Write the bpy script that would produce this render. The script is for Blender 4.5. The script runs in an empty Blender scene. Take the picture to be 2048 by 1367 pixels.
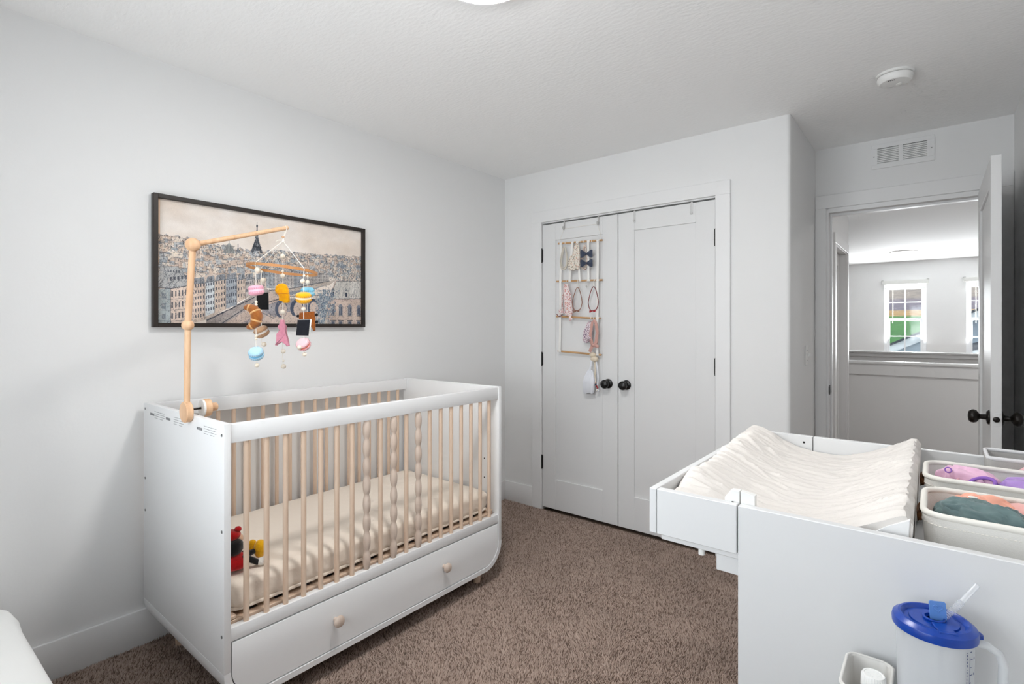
import bpy, bmesh, math, random
import numpy as np
from mathutils import Vector, Matrix
R = math.radians
random.seed(7); rng = np.random.default_rng(7)
scene = bpy.context.scene
COL = scene.collection

# ------------------------------------------------------------------ camera
F_PX, W_PX, H_PX = 1042.0, 2048.0, 1367.0
cam_d = bpy.data.cameras.new('camera'); cam = bpy.data.objects.new('camera', cam_d); COL.objects.link(cam)
cam.location = (2.55, -3.064, 1.313); cam.rotation_euler = (R(90), 0, R(39.0))
cam_d.sensor_width = 36.0; cam_d.sensor_fit = 'HORIZONTAL'; cam_d.lens = 36.0*F_PX/W_PX
cam_d.shift_y = -(H_PX/2-654.0)/W_PX
cam_d.clip_start = 0.02; cam_d.clip_end = 3000
scene.camera = cam
# ------------------------------------------------------------------ world, lights, exposure
world = bpy.data.worlds.new('world'); scene.world = world; world.use_nodes = True
bg = world.node_tree.nodes['Background']; bg.inputs[0].default_value = (0.86, 0.93, 1.0, 1); bg.inputs[1].default_value = 1.15
scene.view_settings.view_transform = 'Standard'; scene.view_settings.look = 'None'
scene.view_settings.exposure = 0.14; scene.view_settings.gamma = 1.0
scene.view_settings.use_curve_mapping = False
scene.cycles.max_bounces = 10; scene.cycles.diffuse_bounces = 5
scene.cycles.use_adaptive_sampling = True; scene.cycles.adaptive_threshold = 0.08; scene.cycles.adaptive_min_samples = 12
def area(name, loc, rot, sx, sy, power, col=(1, 1, 1), spread=180):
    l = bpy.data.lights.new(name, 'AREA'); l.shape = 'RECTANGLE'; l.size = sx; l.size_y = sy
    l.energy = power; l.color = col; l.spread = R(spread)
    o = bpy.data.objects.new(name, l); COL.objects.link(o); o.location = loc; o.rotation_euler = rot
    return o
# daylight entering through the bedroom window (back wall, behind the camera) and the two hall windows
area('bedroom_window_daylight', (1.48, -3.52, 1.45), (R(103), 0, 0), 1.7, 1.22, 18.5, (0.92, 0.965, 1.0), 130)
area('hall_window_daylight', (2.164, 8.25, 1.45), (R(112), 0, R(180)), 0.54, 1.16, 82, (0.95, 0.975, 1.0))
area('hall_window_daylight_2', (3.243, 8.25, 1.45), (R(112), 0, R(180)), 0.54, 1.16, 82, (0.95, 0.975, 1.0))

# ------------------------------------------------------------------ materials
def srgb(r, g, b):
    f = lambda c: (c/255/12.92) if c/255 <= 0.04045 else ((c/255+0.055)/1.055)**2.4
    return (f(r), f(g), f(b), 1.0)
def mat(name, col, rough=0.6, spec=0.5, metal=0.0, bump=None, vary=None, sheen=0.0, trans=0.0, coat=0.0, emit=None, alpha=1.0, stretch=None):
    m = bpy.data.materials.new(name); m.use_nodes = True
    nt = m.node_tree; p = nt.nodes['Principled BSDF']
    p.inputs['Base Color'].default_value = col; p.inputs['Roughness'].default_value = rough
    p.inputs['Specular IOR Level'].default_value = spec; p.inputs['Metallic'].default_value = metal
    p.inputs['Sheen Weight'].default_value = sheen; p.inputs['Transmission Weight'].default_value = trans
    p.inputs['Coat Weight'].default_value = coat; p.inputs['Alpha'].default_value = alpha
    if emit: p.inputs['Emission Color'].default_value = emit[0]; p.inputs['Emission Strength'].default_value = emit[1]
    tc = nt.nodes.new('ShaderNodeTexCoord'); src = tc.outputs['Object']
    if stretch:
        mp = nt.nodes.new('ShaderNodeMapping'); mp.inputs['Scale'].default_value = stretch
        nt.links.new(src, mp.inputs[0]); src = mp.outputs[0]
    if vary:      # (scale, second colour, detail)
        n = nt.nodes.new('ShaderNodeTexNoise'); n.inputs['Scale'].default_value = vary[0]; n.inputs['Detail'].default_value = vary[2] if len(vary) > 2 else 4
        nt.links.new(src, n.inputs['Vector'])
        r = nt.nodes.new('ShaderNodeValToRGB'); r.color_ramp.elements[0].position = .35; r.color_ramp.elements[1].position = .65
        r.color_ramp.elements[0].color = col; r.color_ramp.elements[1].color = vary[1]
        nt.links.new(n.outputs[0], r.inputs[0]); nt.links.new(r.outputs[0], p.inputs['Base Color'])
    if bump:      # (scale, strength, distance)
        n = nt.nodes.new('ShaderNodeTexNoise'); n.inputs['Scale'].default_value = bump[0]; n.inputs['Detail'].default_value = 4
        nt.links.new(src, n.inputs['Vector'])
        b = nt.nodes.new('ShaderNodeBump'); b.inputs['Strength'].default_value = bump[1]; b.inputs['Distance'].default_value = bump[2] if len(bump) > 2 else .01
        nt.links.new(n.outputs[0], b.inputs['Height']); nt.links.new(b.outputs[0], p.inputs['Normal'])
    return m
def spots(name, base, cols, scale=220, size=.3, rough=.85):
    """fabric printed with small flecks in several colours"""
    m = mat(name, base, rough, .2, sheen=.2); nt = m.node_tree; p = nt.nodes['Principled BSDF']
    tc = nt.nodes['Texture Coordinate']
    prev = None
    for i, c in enumerate(cols):
        v = nt.nodes.new('ShaderNodeTexVoronoi'); v.inputs['Scale'].default_value = scale*(1+.23*i)
        mp = nt.nodes.new('ShaderNodeMapping'); mp.inputs['Location'].default_value = (i*3.1, i*1.7, i*2.3)
        nt.links.new(tc.outputs['Object'], mp.inputs[0]); nt.links.new(mp.outputs[0], v.inputs['Vector'])
        l = nt.nodes.new('ShaderNodeMath'); l.operation = 'LESS_THAN'; l.inputs[1].default_value = size
        nt.links.new(v.outputs['Distance'], l.inputs[0])
        mx = nt.nodes.new('ShaderNodeMix'); mx.data_type = 'RGBA'
        nt.links.new(l.outputs[0], mx.inputs[0])
        if prev is None: mx.inputs[6].default_value = base
        else: nt.links.new(prev, mx.inputs[6])
        mx.inputs[7].default_value = c; prev = mx.outputs[2]
    nt.links.new(prev, p.inputs['Base Color'])
    return m
M = {}
M['wall'] = mat('wall_paint', (0.82, 0.82, 0.817, 1), .75, .3, bump=(90, .06, .004))
M['ceil'] = mat('ceiling_paint', (0.95, 0.95, 0.945, 1), .8, .3, bump=(38, .22, .008), stretch=(1, 2.2, 1))
M['trim'] = mat('trim_paint', (0.82, 0.82, 0.82, 1), .42, .45)
M['door'] = mat('door_paint', (0.76, 0.76, 0.76, 1), .42, .45)
M['crib'] = mat('crib_lacquer', (0.82, 0.825, 0.83, 1), .35, .5)
M['lam'] = mat('white_laminate', (0.72, 0.725, 0.73, 1), .38, .5)
M['wood'] = mat('birch_wood', srgb(226, 204, 184), .5, .4, vary=(9, srgb(214, 186, 162), 6), bump=(14, .08, .003), stretch=(6, 6, .45))
M['woodpale'] = mat('whitewashed_wood', srgb(212, 196, 183), .55, .35, vary=(9, srgb(198, 178, 163), 6), stretch=(6, 6, .6))
M['woodmob'] = mat('beech_wood', srgb(230, 192, 155), .5, .4, vary=(12, srgb(214, 170, 132), 6), stretch=(4, 4, .5))
M['hoop'] = mat('bamboo', srgb(196, 140, 88), .5, .4, vary=(20, srgb(180, 122, 72), 4))
M['dowel'] = mat('pine_dowel', srgb(205, 165, 120), .6, .3, vary=(30, srgb(188, 145, 100), 5), stretch=(.3, 4, 4))
M['black'] = mat('black_metal', srgb(18, 17, 16), .32, .5)
M['bronze'] = mat('oil_rubbed_bronze', srgb(30, 25, 22), .28, .5, metal=.4)
M['frame'] = mat('frame_black_wood', srgb(42, 35, 31), .45, .4, bump=(60, .05), stretch=(1, .2, 5))
M['chrome'] = mat('zinc', srgb(150, 150, 150), .4, .5, metal=.8)
M['dark'] = mat('dark_gap', srgb(35, 33, 32), .8, .2)  # near-black colour standing in for shade in holes, slots and the vent
M['ink'] = mat('grey_print', srgb(130, 130, 132), .7, .2)
M['inkblue'] = mat('blue_print', srgb(45, 55, 105), .6, .2)
M['sheet'] = mat('cotton_sheet', srgb(238, 226, 212), .9, .15, sheen=.25, bump=(45, .25, .01))
M['pad'] = mat('quilted_cotton', srgb(222, 217, 212), .9, .12, sheen=.2, bump=(70, .35, .006))
M['canvas'] = mat('canvas', srgb(234, 232, 227), .9, .15, sheen=.2, bump=(500, .25, .002))
M['piping'] = mat('canvas_piping', srgb(236, 233, 226), .85, .15, bump=(300, .15, .002))
M['stitch'] = mat('stitch_thread', srgb(244, 240, 232), .8, .2)
M['leather'] = mat('tan_leather', srgb(112, 70, 40), .5, .4, vary=(40, srgb(140, 92, 55), 3))
M['greyfab'] = mat('grey_fabric', srgb(186, 184, 182), .9, .15, bump=(400, .2, .002))
M['greybind'] = mat('pale_binding', srgb(222, 222, 224), .8, .2)
M['string'] = mat('cotton_string', srgb(240, 236, 228), .8, .2)
M['bead'] = mat('raw_wood_bead', srgb(238, 230, 216), .6, .3, vary=(60, srgb(228, 215, 195), 3))
M['ribbon'] = mat('white_ribbon', srgb(238, 236, 232), .7, .25)
M['hookcl'] = mat('clear_plastic_hook', srgb(205, 205, 204), .25, .5)
M['blanket'] = mat('white_blanket', srgb(240, 240, 238), .9, .15, sheen=.2, bump=(25, .12, .01))
M['quilt'] = mat('white_cotton_quilt', srgb(238, 238, 238), .9, .15, sheen=.2)
M['plasticw'] = mat('white_plastic', srgb(236, 236, 234), .35, .5)
M['plasticdet'] = mat('detector_plastic', srgb(240, 240, 238), .4, .5)
M['bin'] = mat('grey_white_plastic', srgb(214, 212, 208), .35, .5)
M['blue'] = mat('blue_plastic', srgb(0, 62, 160), .3, .5, vary=(60, srgb(0, 55, 150)))
M['bluepale'] = mat('pale_blue_plastic', srgb(92, 138, 205), .3, .5)
M['vinyl'] = mat('white_vinyl', srgb(246, 248, 250), .35, .5)
M['blind'] = mat('blind_slat', srgb(226, 226, 222), .5, .4)
def glassy(name, tint, t):
    m = bpy.data.materials.new(name); m.use_nodes = True; nt = m.node_tree; nt.nodes.clear()
    o = nt.nodes.new('ShaderNodeOutputMaterial'); mx = nt.nodes.new('ShaderNodeMixShader')
    a = nt.nodes.new('ShaderNodeBsdfTransparent'); a.inputs[0].default_value = tint
    g = nt.nodes.new('ShaderNodeBsdfGlossy'); g.inputs['Roughness'].default_value = .05
    mx.inputs[0].default_value = t
    nt.links.new(a.outputs[0], mx.inputs[1]); nt.links.new(g.outputs[0], mx.inputs[2]); nt.links.new(mx.outputs[0], o.inputs[0])
    return m
M['glass'] = glassy('window_glass', (.97, .98, .98, 1), .05)
def milky(name, col, t, rough=.3):
    m = bpy.data.materials.new(name); m.use_nodes = True; nt = m.node_tree; p = nt.nodes['Principled BSDF']
    p.inputs['Base Color'].default_value = col; p.inputs['Roughness'].default_value = rough
    a = nt.nodes.new('ShaderNodeBsdfTransparent'); a.inputs[0].default_value = (.96, .97, .98, 1)
    mx = nt.nodes.new('ShaderNodeMixShader'); mx.inputs[0].default_value = t
    nt.links.new(p.outputs[0], mx.inputs[1]); nt.links.new(a.outputs[0], mx.inputs[2])
    nt.links.new(mx.outputs[0], nt.nodes['Material Output'].inputs[0])
    return m
M['milky'] = milky('frosted_plastic', srgb(232, 234, 236), .5)
M['clear'] = milky('clear_straw', srgb(235, 236, 238), .66, .12)
def emission(name, col, s):
    m = bpy.data.materials.new(name); m.use_nodes = True; nt = m.node_tree; nt.nodes.clear()
    o = nt.nodes.new('ShaderNodeOutputMaterial'); e = nt.nodes.new('ShaderNodeEmission')
    e.inputs[0].default_value = col; e.inputs[1].default_value = s; nt.links.new(e.outputs[0], o.inputs[0]); return m
M['lamp'] = emission('lamp_diffuser', (1, .985, .965, 1), 88.0)
M['lamphall'] = emission('hall_lamp_diffuser', (1, .98, .96, 1), 6.0)
M['lampaddcorner'] = emission('added_corner_lamp', (1, .98, .96, 1), 62.0)
M['lampaddstair'] = emission('added_stair_lamp', (1, .98, .96, 1), 17.0)
def felt(n, c, c2=None): return mat(n, c, .95, .1, sheen=.4, bump=(350, .4, .003), vary=(120, c2, 2) if c2 else None)

# ------------------------------------------------------------------ mesh helpers
class B:
    def __init__(s): s.bm = bmesh.new()
    def box(s, x0, x1, y0, y1, z0, z1, bev=0.0, seg=2):
        vs = [s.bm.verts.new((x, y, z)) for x in (x0, x1) for y in (y0, y1) for z in (z0, z1)]
        fs = [s.bm.faces.new([vs[i] for i in q]) for q in ((0, 1, 3, 2), (4, 6, 7, 5), (0, 4, 5, 1), (2, 3, 7, 6), (0, 2, 6, 4), (1, 5, 7, 3))]
        if bev:
            es = list({e for f in fs for e in f.edges})
            bmesh.ops.bevel(s.bm, geom=es, offset=bev, segments=seg, affect='EDGES', profile=.5)
        return s
    def ring(s, c, ax, u, v, r, n, ry=None):
        return [s.bm.verts.new(c+u*(r*math.cos(2*math.pi*i/n))+v*((ry or r)*math.sin(2*math.pi*i/n))) for i in range(n)]
    def skin(s, rings, cap=True, closed=False):
        n = len(rings[0]); m = len(rings)
        for a in range(m if closed else m-1):
            A, Bq = rings[a], rings[(a+1) % m]
            for i in range(n):
                j = (i+1) % n
                try: s.bm.faces.new((A[i], A[j], Bq[j], Bq[i]))
                except ValueError: pass
        if cap and not closed:
            for r_, fl in ((rings[0], True), (rings[-1], False)):
                try: s.bm.faces.new(r_[::-1] if fl else r_)
                except ValueError: pass
    def tube(s, pts, r, n=8, closed=False, flat=1.0, side=None):
        """tube through points; r number or list; flat = second radius / first, side = direction of first radius"""
        pts = [Vector(p) for p in pts]; m = len(pts); rings = []
        u = None
        for i, p in enumerate(pts):
            t = (pts[(i+1) % m]-pts[i-1]) if closed else (pts[min(i+1, m-1)]-pts[max(i-1, 0)])
            t.normalize()
            if side is not None: u = Vector(side)-t*Vector(side).dot(t)
            elif u is None:
                w = Vector((0, 0, 1)) if abs(t.z) < .9 else Vector((1, 0, 0)); u = w-t*w.dot(t)
            else: u = u-t*u.dot(t)
            u = u.normalized(); v = t.cross(u)
            rr = r[i] if isinstance(r, (list, tuple, np.ndarray)) else r
            rings.append(s.ring(p, t, u, v, rr, n, rr*flat))
        s.skin(rings, True, closed); return s
    def cyl(s, p0, p1, r0, r1=None, n=16): return s.tube([p0, p1], [r0, r1 if r1 is not None else r0], n)
    def lathe(s, prof, o, axis=(0, 0, 1), n=24, up=None):
        ax = Vector(axis).normalized(); w = Vector((0, 0, 1)) if abs(ax.z) < .9 else Vector((1, 0, 0))
        if up is not None: w = Vector(up)
        u = (w-ax*w.dot(ax)).normalized(); v = ax.cross(u); o = Vector(o)
        rings = [s.ring(o+ax*h, ax, u, v, max(r, 1e-4), n) for r, h in prof]
        s.skin(rings); return s
    def sphere(s, c, r, sc=(1, 1, 1), n=14, m=9, rot=None):
        mt = Matrix.Translation(c) @ (rot or Matrix.Identity(4)) @ Matrix.Diagonal((r*sc[0], r*sc[1], r*sc[2], 1))
        bmesh.ops.create_uvsphere(s.bm, u_segments=n, v_segments=m, radius=1, matrix=mt); return s
    def prism(s, poly, f0, f1, bev=0.0, seg=2):
        """poly list of 2-D points; f0/f1 map a 2-D point to the two faces"""
        a = [s.bm.verts.new(f0(p)) for p in poly]; b = [s.bm.verts.new(f1(p)) for p in poly]
        n = len(poly); fs = [s.bm.faces.new(a[::-1]), s.bm.faces.new(b)]
        for i in range(n): s.bm.faces.new((a[i], a[(i+1) % n], b[(i+1) % n], b[i]))
        if bev:
            es = [e for f in fs[:2] for e in f.edges]
            bmesh.ops.bevel(s.bm, geom=es, offset=bev, segments=seg, affect='EDGES', profile=.5)
        return s
ORG = {}
def mesh_from(name, b, material, shift=None, smooth=35):
    bm = b.bm
    bmesh.ops.recalc_face_normals(bm, faces=bm.faces)
    if shift is not None: bmesh.ops.translate(bm, verts=bm.verts, vec=-Vector(shift))
    me = bpy.data.meshes.new(name); bm.to_mesh(me); bm.free()
    me.materials.append(M[material] if isinstance(material, str) else material)
    me.shade_smooth(); me.set_sharp_from_angle(angle=R(smooth))
    return me
def link(o, parent=None):
    COL.objects.link(o)
    if parent is not None: o.parent = parent
def part(name, b, material, parent=None, smooth=35, label=None):
    org = ORG[parent] if parent is not None else Vector((0, 0, 0))
    o = bpy.data.objects.new(name, mesh_from(name, b, material, org if parent is not None else None, smooth)); link(o, parent)
    ORG[o] = org
    if label: o['label'] = label
    return o
def inst(name, me, loc, parent, rot=None):
    o = bpy.data.objects.new(name, me); link(o, parent)
    o.location = Vector(loc)-(ORG[parent] if parent is not None else Vector((0, 0, 0)))
    if rot: o.rotation_euler = rot
    ORG[o] = Vector(loc); return o
def thing(name, label, cat, loc, group=None):
    o = bpy.data.objects.new(name, None); o.empty_display_size = .05; COL.objects.link(o); o.location = loc; ORG[o] = Vector(loc)
    o['label'] = label; o['category'] = cat
    if group: o['group'] = group
    return o
def tag(o, label, cat, group=None):
    o['label'] = label; o['category'] = cat
    if group: o['group'] = group
    return o
def single(name, b, material, label, cat, group=None, smooth=35):
    """a top-level thing that is one mesh; origin at its base"""
    vs = [v.co for v in b.bm.verts]
    c = Vector((sum(v.x for v in vs)/len(vs), sum(v.y for v in vs)/len(vs), min(v.z for v in vs)))
    o = bpy.data.objects.new(name, mesh_from(name, b, material, c, smooth)); COL.objects.link(o); o.location = c; ORG[o] = c
    return tag(o, label, cat, group)
def struct(name, b, material, label=None, smooth=30):
    o = part(name, b, material, None, smooth); o['kind'] = 'structure'
    if label: o['label'] = label
    return o
def structE(name, loc, label=None):
    o = bpy.data.objects.new(name, None); COL.objects.link(o); o.location = loc; ORG[o] = Vector(loc); o['kind'] = 'structure'
    if label: o['label'] = label
    return o
def grid_obj(name, P, material, parent=None, wrap_u=False, smooth=60):
    """P: (nu, nv, 3) array -> mesh object"""
    nu, nv = P.shape[:2]; org = ORG[parent] if parent is not None else Vector((0, 0, 0))
    V = (P.reshape(-1, 3)-np.array(org)).tolist(); Fc = []
    for i in range(nu if wrap_u else nu-1):
        for j in range(nv-1):
            a = i*nv+j; b = ((i+1) % nu)*nv+j; Fc.append((a, b, b+1, a+1))
    me = bpy.data.meshes.new(name); me.from_pydata(V, [], Fc); me.materials.append(M[material] if isinstance(material, str) else material)
    me.shade_smooth()
    bm = bmesh.new(); bm.from_mesh(me); bmesh.ops.remove_doubles(bm, verts=bm.verts, dist=1e-5); bmesh.ops.holes_fill(bm, edges=bm.edges, sides=400)
    bmesh.ops.recalc_face_normals(bm, faces=bm.faces); bm.to_mesh(me); bm.free()
    me.set_sharp_from_angle(angle=R(smooth))
    o = bpy.data.objects.new(name, me); link(o, parent); ORG[o] = org; return o
def vnoise(x, y, seed=0, oct=3):
    """smooth value noise on arrays"""
    out = np.zeros(np.broadcast(x, y).shape); a = 1.0
    for k in range(oct):
        r = np.random.default_rng(seed*31+k); T = r.random((64, 64))
        xi = np.floor(x).astype(int); yi = np.floor(y).astype(int); fx = x-xi; fy = y-yi
        fx = fx*fx*(3-2*fx); fy = fy*fy*(3-2*fy)
        g = lambda i, j: T[i % 64, j % 64]
        out += a*((g(xi, yi)*(1-fx)+g(xi+1, yi)*fx)*(1-fy)+(g(xi, yi+1)*(1-fx)+g(xi+1, yi+1)*fx)*fy-.5)
        x = x*2.03; y = y*2.03; a *= .5
    return out

# ================================================================== THE ROOM
HC = 2.44; XR = 2.88; YB = -3.45; YE = 0.75
HX0, HX1, HY1 = -1.6, 5.6, 8.08
M['carpet'] = mat('carpet_backing', srgb(112, 95, 84), .95, .1)
f = struct('floor', B().box(-.12, 3.0, YB-.12, .87, -.12, 0), 'carpet', 'taupe carpeted bedroom floor')
struct('floor.001', B().box(HX0-.12, HX1+.12, .87, HY1+.12, -.12, 0), 'carpet', 'carpeted landing floor beyond the doorway')
struct('ceiling', B().box(-.12, 3.0, YB-.12, .87, HC, HC+.12), 'ceil', 'white textured bedroom ceiling')
struct('ceiling.001', B().box(HX0-.12, HX1+.12, .87, HY1+.12, HC, HC+.12), 'ceil', 'white textured landing ceiling')
struct('wall_left', B().box(-.12, 0, YB-.12, .87, 0, HC), 'wall', 'white wall with the framed picture')
DX0, DX1, DZ = .352, 1.578, 2.058
w = B(); w.box(0, DX0, 0, .12, 0, HC); w.box(DX1, 1.84, 0, .12, 0, HC); w.box(DX0, DX1, 0, .12, DZ, HC)
struct('wall_closet', w, 'wall', 'white wall around the closet doors')
# alcove wall with a bull-nosed corner
r_ = .022; pl = [(1.84, 0), (1.96-r_, 0)]+[(1.96-r_+r_*math.sin(R(a)), r_-r_*math.cos(R(a))) for a in range(15, 91, 15)]+[(1.96, .87), (1.84, .87)]
struct('wall_alcove', B().prism(pl, lambda p: (p[0], p[1], 0), lambda p: (p[0], p[1], HC)), 'wall', 'short white return wall with the light switch')
EX0, EX1, EZ = 2.03, 2.795, 2.045
w = B(); w.box(1.96, EX0, YE, .87, 0, HC); w.box(EX1, XR, YE, .87, 0, HC); w.box(EX0, EX1, YE, .87, EZ, HC)
struct('wall_entry', w, 'wall', 'white wall above and beside the open bedroom doorway')
struct('wall_right', B().box(XR, 3.0, YB-.12, .87, 0, HC), 'wall', 'white wall behind the open door')
WX0, WX1, WZ0, WZ1 = .63, 2.33, .82, 2.08
w = B(); w.box(0, WX0, YB-.12, YB, 0, HC); w.box(WX1, XR, YB-.12, YB, 0, HC); w.box(WX0, WX1, YB-.12, YB, 0, WZ0); w.box(WX0, WX1, YB-.12, YB, WZ1, HC)
struct('wall_back', w, 'wall', 'white wall with the bedroom window')
# closet interior back (closes the closet)
struct('wall_closet_back', B().box(0, 1.84, .75, .87, 0, HC), 'wall')
# baseboards
BBH = .149
def bb(name, x0, x1, y0, y1): struct(name, B().box(x0, x1, y0, y1, 0, BBH, .004, 2), 'trim')
bb('baseboard_left', 0, .014, YB, 0)
bb('baseboard_closet', .014, .268, -.014, 0)
bb('baseboard_closet_right', 1.662, 1.94, -.014, 0)
bb('baseboard_alcove', 1.96, 1.974, .03, YE)
bb('baseboard_right', XR-.014, XR, YB, YE-.02)
bb('baseboard_back', .014, XR-.014, YB, YB+.014)
# closet casing (flat boards) and jamb
def trim(n, *a): struct('trim_%d' % n, B().box(*a, .002, 1), 'trim')
trim(1, .270, .352, -.018, 0, 0, 2.066)
trim(2, .270, 1.660, -.018, 0, 2.066, 2.146)
trim(3, 1.578, 1.660, -.018, 0, 0, 2.066)
trim(4, 1.961, 2.022, YE-.018, YE, 0, 2.06)
trim(5, 1.961, XR-.001, YE-.018, YE, 2.06, 2.143)
trim(6, 2.803, XR-.001, YE-.018, YE, 0, 2.06)
jb = B(); jb.box(2.022, 2.034, YE-.004, .88, 0, 2.045); jb.box(2.791, 2.803, YE-.004, .88, 0, 2.045); jb.box(2.034, 2.791, YE-.004, .88, 2.033, 2.06)
struct('trim_7', jb, 'trim', 'white door jamb lining the bedroom doorway')
js = B(); js.box(2.034, 2.046, .80, .84, 0, 2.033); js.box(2.046, 2.779, .80, .84, 2.021, 2.033); js.box(2.779, 2.791, .80, .84, 0, 2.033)
struct('trim_8', js, 'trim', 'door stop inside the bedroom doorway')
sp = thing('strike_plate', 'black strike plate on the doorway jamb', 'strike plate', (2.035, .775, .92))
part('plate', B().box(2.0345, 2.0365, .756, .795, .885, .945, .0008, 1), 'black', sp)
part('lip', B().box(2.0345, 2.039, .748, .758, .893, .937, .001, 1), 'black', sp)

# ---- shaker door builder. local: u along width, w thickness, z up
def shaker(name, fmap, width, z0, z1, stile=.112, top=.118, bot=.21, label=None):
    """fmap(u, w, z) -> world; w=0 front face, positive into the leaf (0.035 thick)"""
    d = structE(name, fmap(width/2, .0175, z0), label)
    def bx(b, u0, u1, w0, w1, za, zb, bev=.0016):
        p0 = Vector(fmap(u0, w0, za)); p1 = Vector(fmap(u1, w1, zb))
        b.box(min(p0.x, p1.x), max(p0.x, p1.x), min(p0.y, p1.y), max(p0.y, p1.y), za, zb, bev, 1)
    T = .035
    for (u0, u1) in ((0, stile), (width-stile, width)):
        b = B(); bx(b, u0, u1, 0, T, z0, z1); part('stile', b, 'door', d)
    b = B(); bx(b, stile, width-stile, 0, T, z1-top, z1); part('rail', b, 'door', d)
    b = B(); bx(b, stile, width-stile, 0, T, z0, z0+bot); part('rail', b, 'door', d)
    b = B(); bx(b, stile-.004, width-stile+.004, .010, T-.010, z0+bot-.004, z1-top+.004, 0); part('panel', b, 'door', d)
    return d
def knob(parent, c, axis, s=1.0, matn='black'):
    k = part('knob', B().lathe([(.0, -.001), (.031*s, -.001), (.032*s, .004), (.028*s, .009), (.012*s, .012), (.0105*s, .03), (.014*s, .034),
        (.026*s, .042), (.030*s, .052), (.028*s, .062), (.019*s, .070), (.0, .072)], c, axis, 28), matn, parent, 50)
    return k
GAP = .0025
d1 = shaker('door_1', lambda u, w, z: (.356+u, -.004+w, z), .5985, .024, 2.047, label='white closet door with hanging hair accessories')
d2 = shaker('door_2', lambda u, w, z: (.9585+u, -.004+w, z), .6155, .024, 2.047, label='white closet door on the right without the organiser')
knob(d1, (.888, -.004, .943), (0, -1, 0), .98); knob(d2, (1.018, -.004, .943), (0, -1, 0), .98)
def hinge(parent, x, y, z, ax=0):
    b = B(); b.cyl((x, y, z-.044), (x, y, z+.044), .0062, n=10)
    for q in (-.0145, 0, .0145): b.cyl((x, y, z+q-.004), (x, y, z+q+.004), .0066, n=10)
    b.sphere((x, y, z+.046), .0055, n=8, m=6); b.sphere((x, y, z-.046), .0055, n=8, m=6)
    b.box(x-.008, x+.008, y+.004, y+.006, z-.044, z+.044)
    part('hinge', b, 'black', parent)
for z in (1.828, 1.085, .345): hinge(d1, .3535, -.010, z); hinge(d2, 1.5765, -.010, z)
# ---- bedroom door, standing open along the right wall
HXp, HYp, ANG, DW = 2.776, .742, R(1.2), .80     # far (hinge) end of the left face
def fdoor(u, w, z): return (2.738+w, HYp-u, z)
d3 = shaker('door_3', fdoor, DW, .02, 2.043, label='white bedroom door standing open beside the right wall')
kz, ky = .922, HYp-DW+.062
knob(d3, (2.738, ky, kz), (-1, 0, 0), 1.0, 'bronze'); knob(d3, (2.773, ky, kz), (1, 0, 0), 1.0, 'bronze')
part('latch_plate', B().box(2.7435, 2.7675, HYp-DW-.0012, HYp-DW+.002, kz-.028, kz+.028, .0008, 1), 'door', d3)
part('latch_bolt', B().lathe([(.0, 0), (.0115, 0), (.0115, .006), (.006, .009), (0, .009)], (2.7555, HYp-DW-.001, kz), (0, -1, 0), 16), 'bronze', d3)
for z in (1.85, 1.05, .25):
    b = B(); b.cyl((2.781, HYp+.003, z-.044), (2.781, HYp+.003, z+.044), .006, n=10); b.box(2.775, 2.79, HYp-.004, HYp-.002, z-.044, z+.044)
    part('hinge', b, 'black', d3)
# ---- bedroom window (behind the camera)
def window(name, x0, x1, z0, z1, ya, yb, label, grid=True, inward=-1):
    """double hung vinyl window filling an opening in a wall between ya (room side) and yb (outside)"""
    wn = structE(name, ((x0+x1)/2, (ya+yb)/2, z0), label)
    ym = (ya+yb)/2; t = .045
    b = B(); b.box(x0, x0+t, ym-.035, ym+.035, z0, z1, .002, 1); b.box(x1-t, x1, ym-.035, ym+.035, z0, z1, .002, 1)
    b.box(x0+t, x1-t, ym-.035, ym+.035, z0, z0+t, .002, 1); b.box(x0+t, x1-t, ym-.035, ym+.035, z1-t, z1, .002, 1)
    part('window_frame', b, 'vinyl', wn)
    zm = z0+(z1-z0)*.5
    for k, (za, zb, yo, tt) in enumerate(((zm-.02, z1-t, .012*-inward, .02), (z0+t, zm+.02, .012*inward, .036))):
        yo = ym+yo; xa, xb = x0+t, x1-t
        b = B(); b.box(xa, xa+tt, yo-.012, yo+.012, za, zb, .002, 1); b.box(xb-tt, xb, yo-.012, yo+.012, za, zb, .002, 1)
        b.box(xa+tt, xb-tt, yo-.012, yo+.012, za, za+tt, .002, 1); b.box(xa+tt, xb-tt, yo-.012, yo+.012, zb-tt, zb, .002, 1)
        s = part('sash', b, 'vinyl', wn)
        part('pane', B().box(xa+tt, xb-tt, yo-.002, yo+.002, za+tt, zb-tt), 'glass', s)
        if grid:
            xm = (xa+xb)/2; zc = (za+zb)/2
            part('muntin', B().box(xm-.008, xm+.008, yo-.006, yo+.006, za+tt, zb-tt), 'vinyl', s)
            part('muntin', B().box(xa+tt, xb-tt, yo-.0055, yo+.0055, zc-.008, zc+.008), 'vinyl', s)
    return wn
window('window_1', WX0, WX1, WZ0, WZ1, YB, YB-.12, 'wide white window in the wall behind the viewpoint', True, 1)
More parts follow.
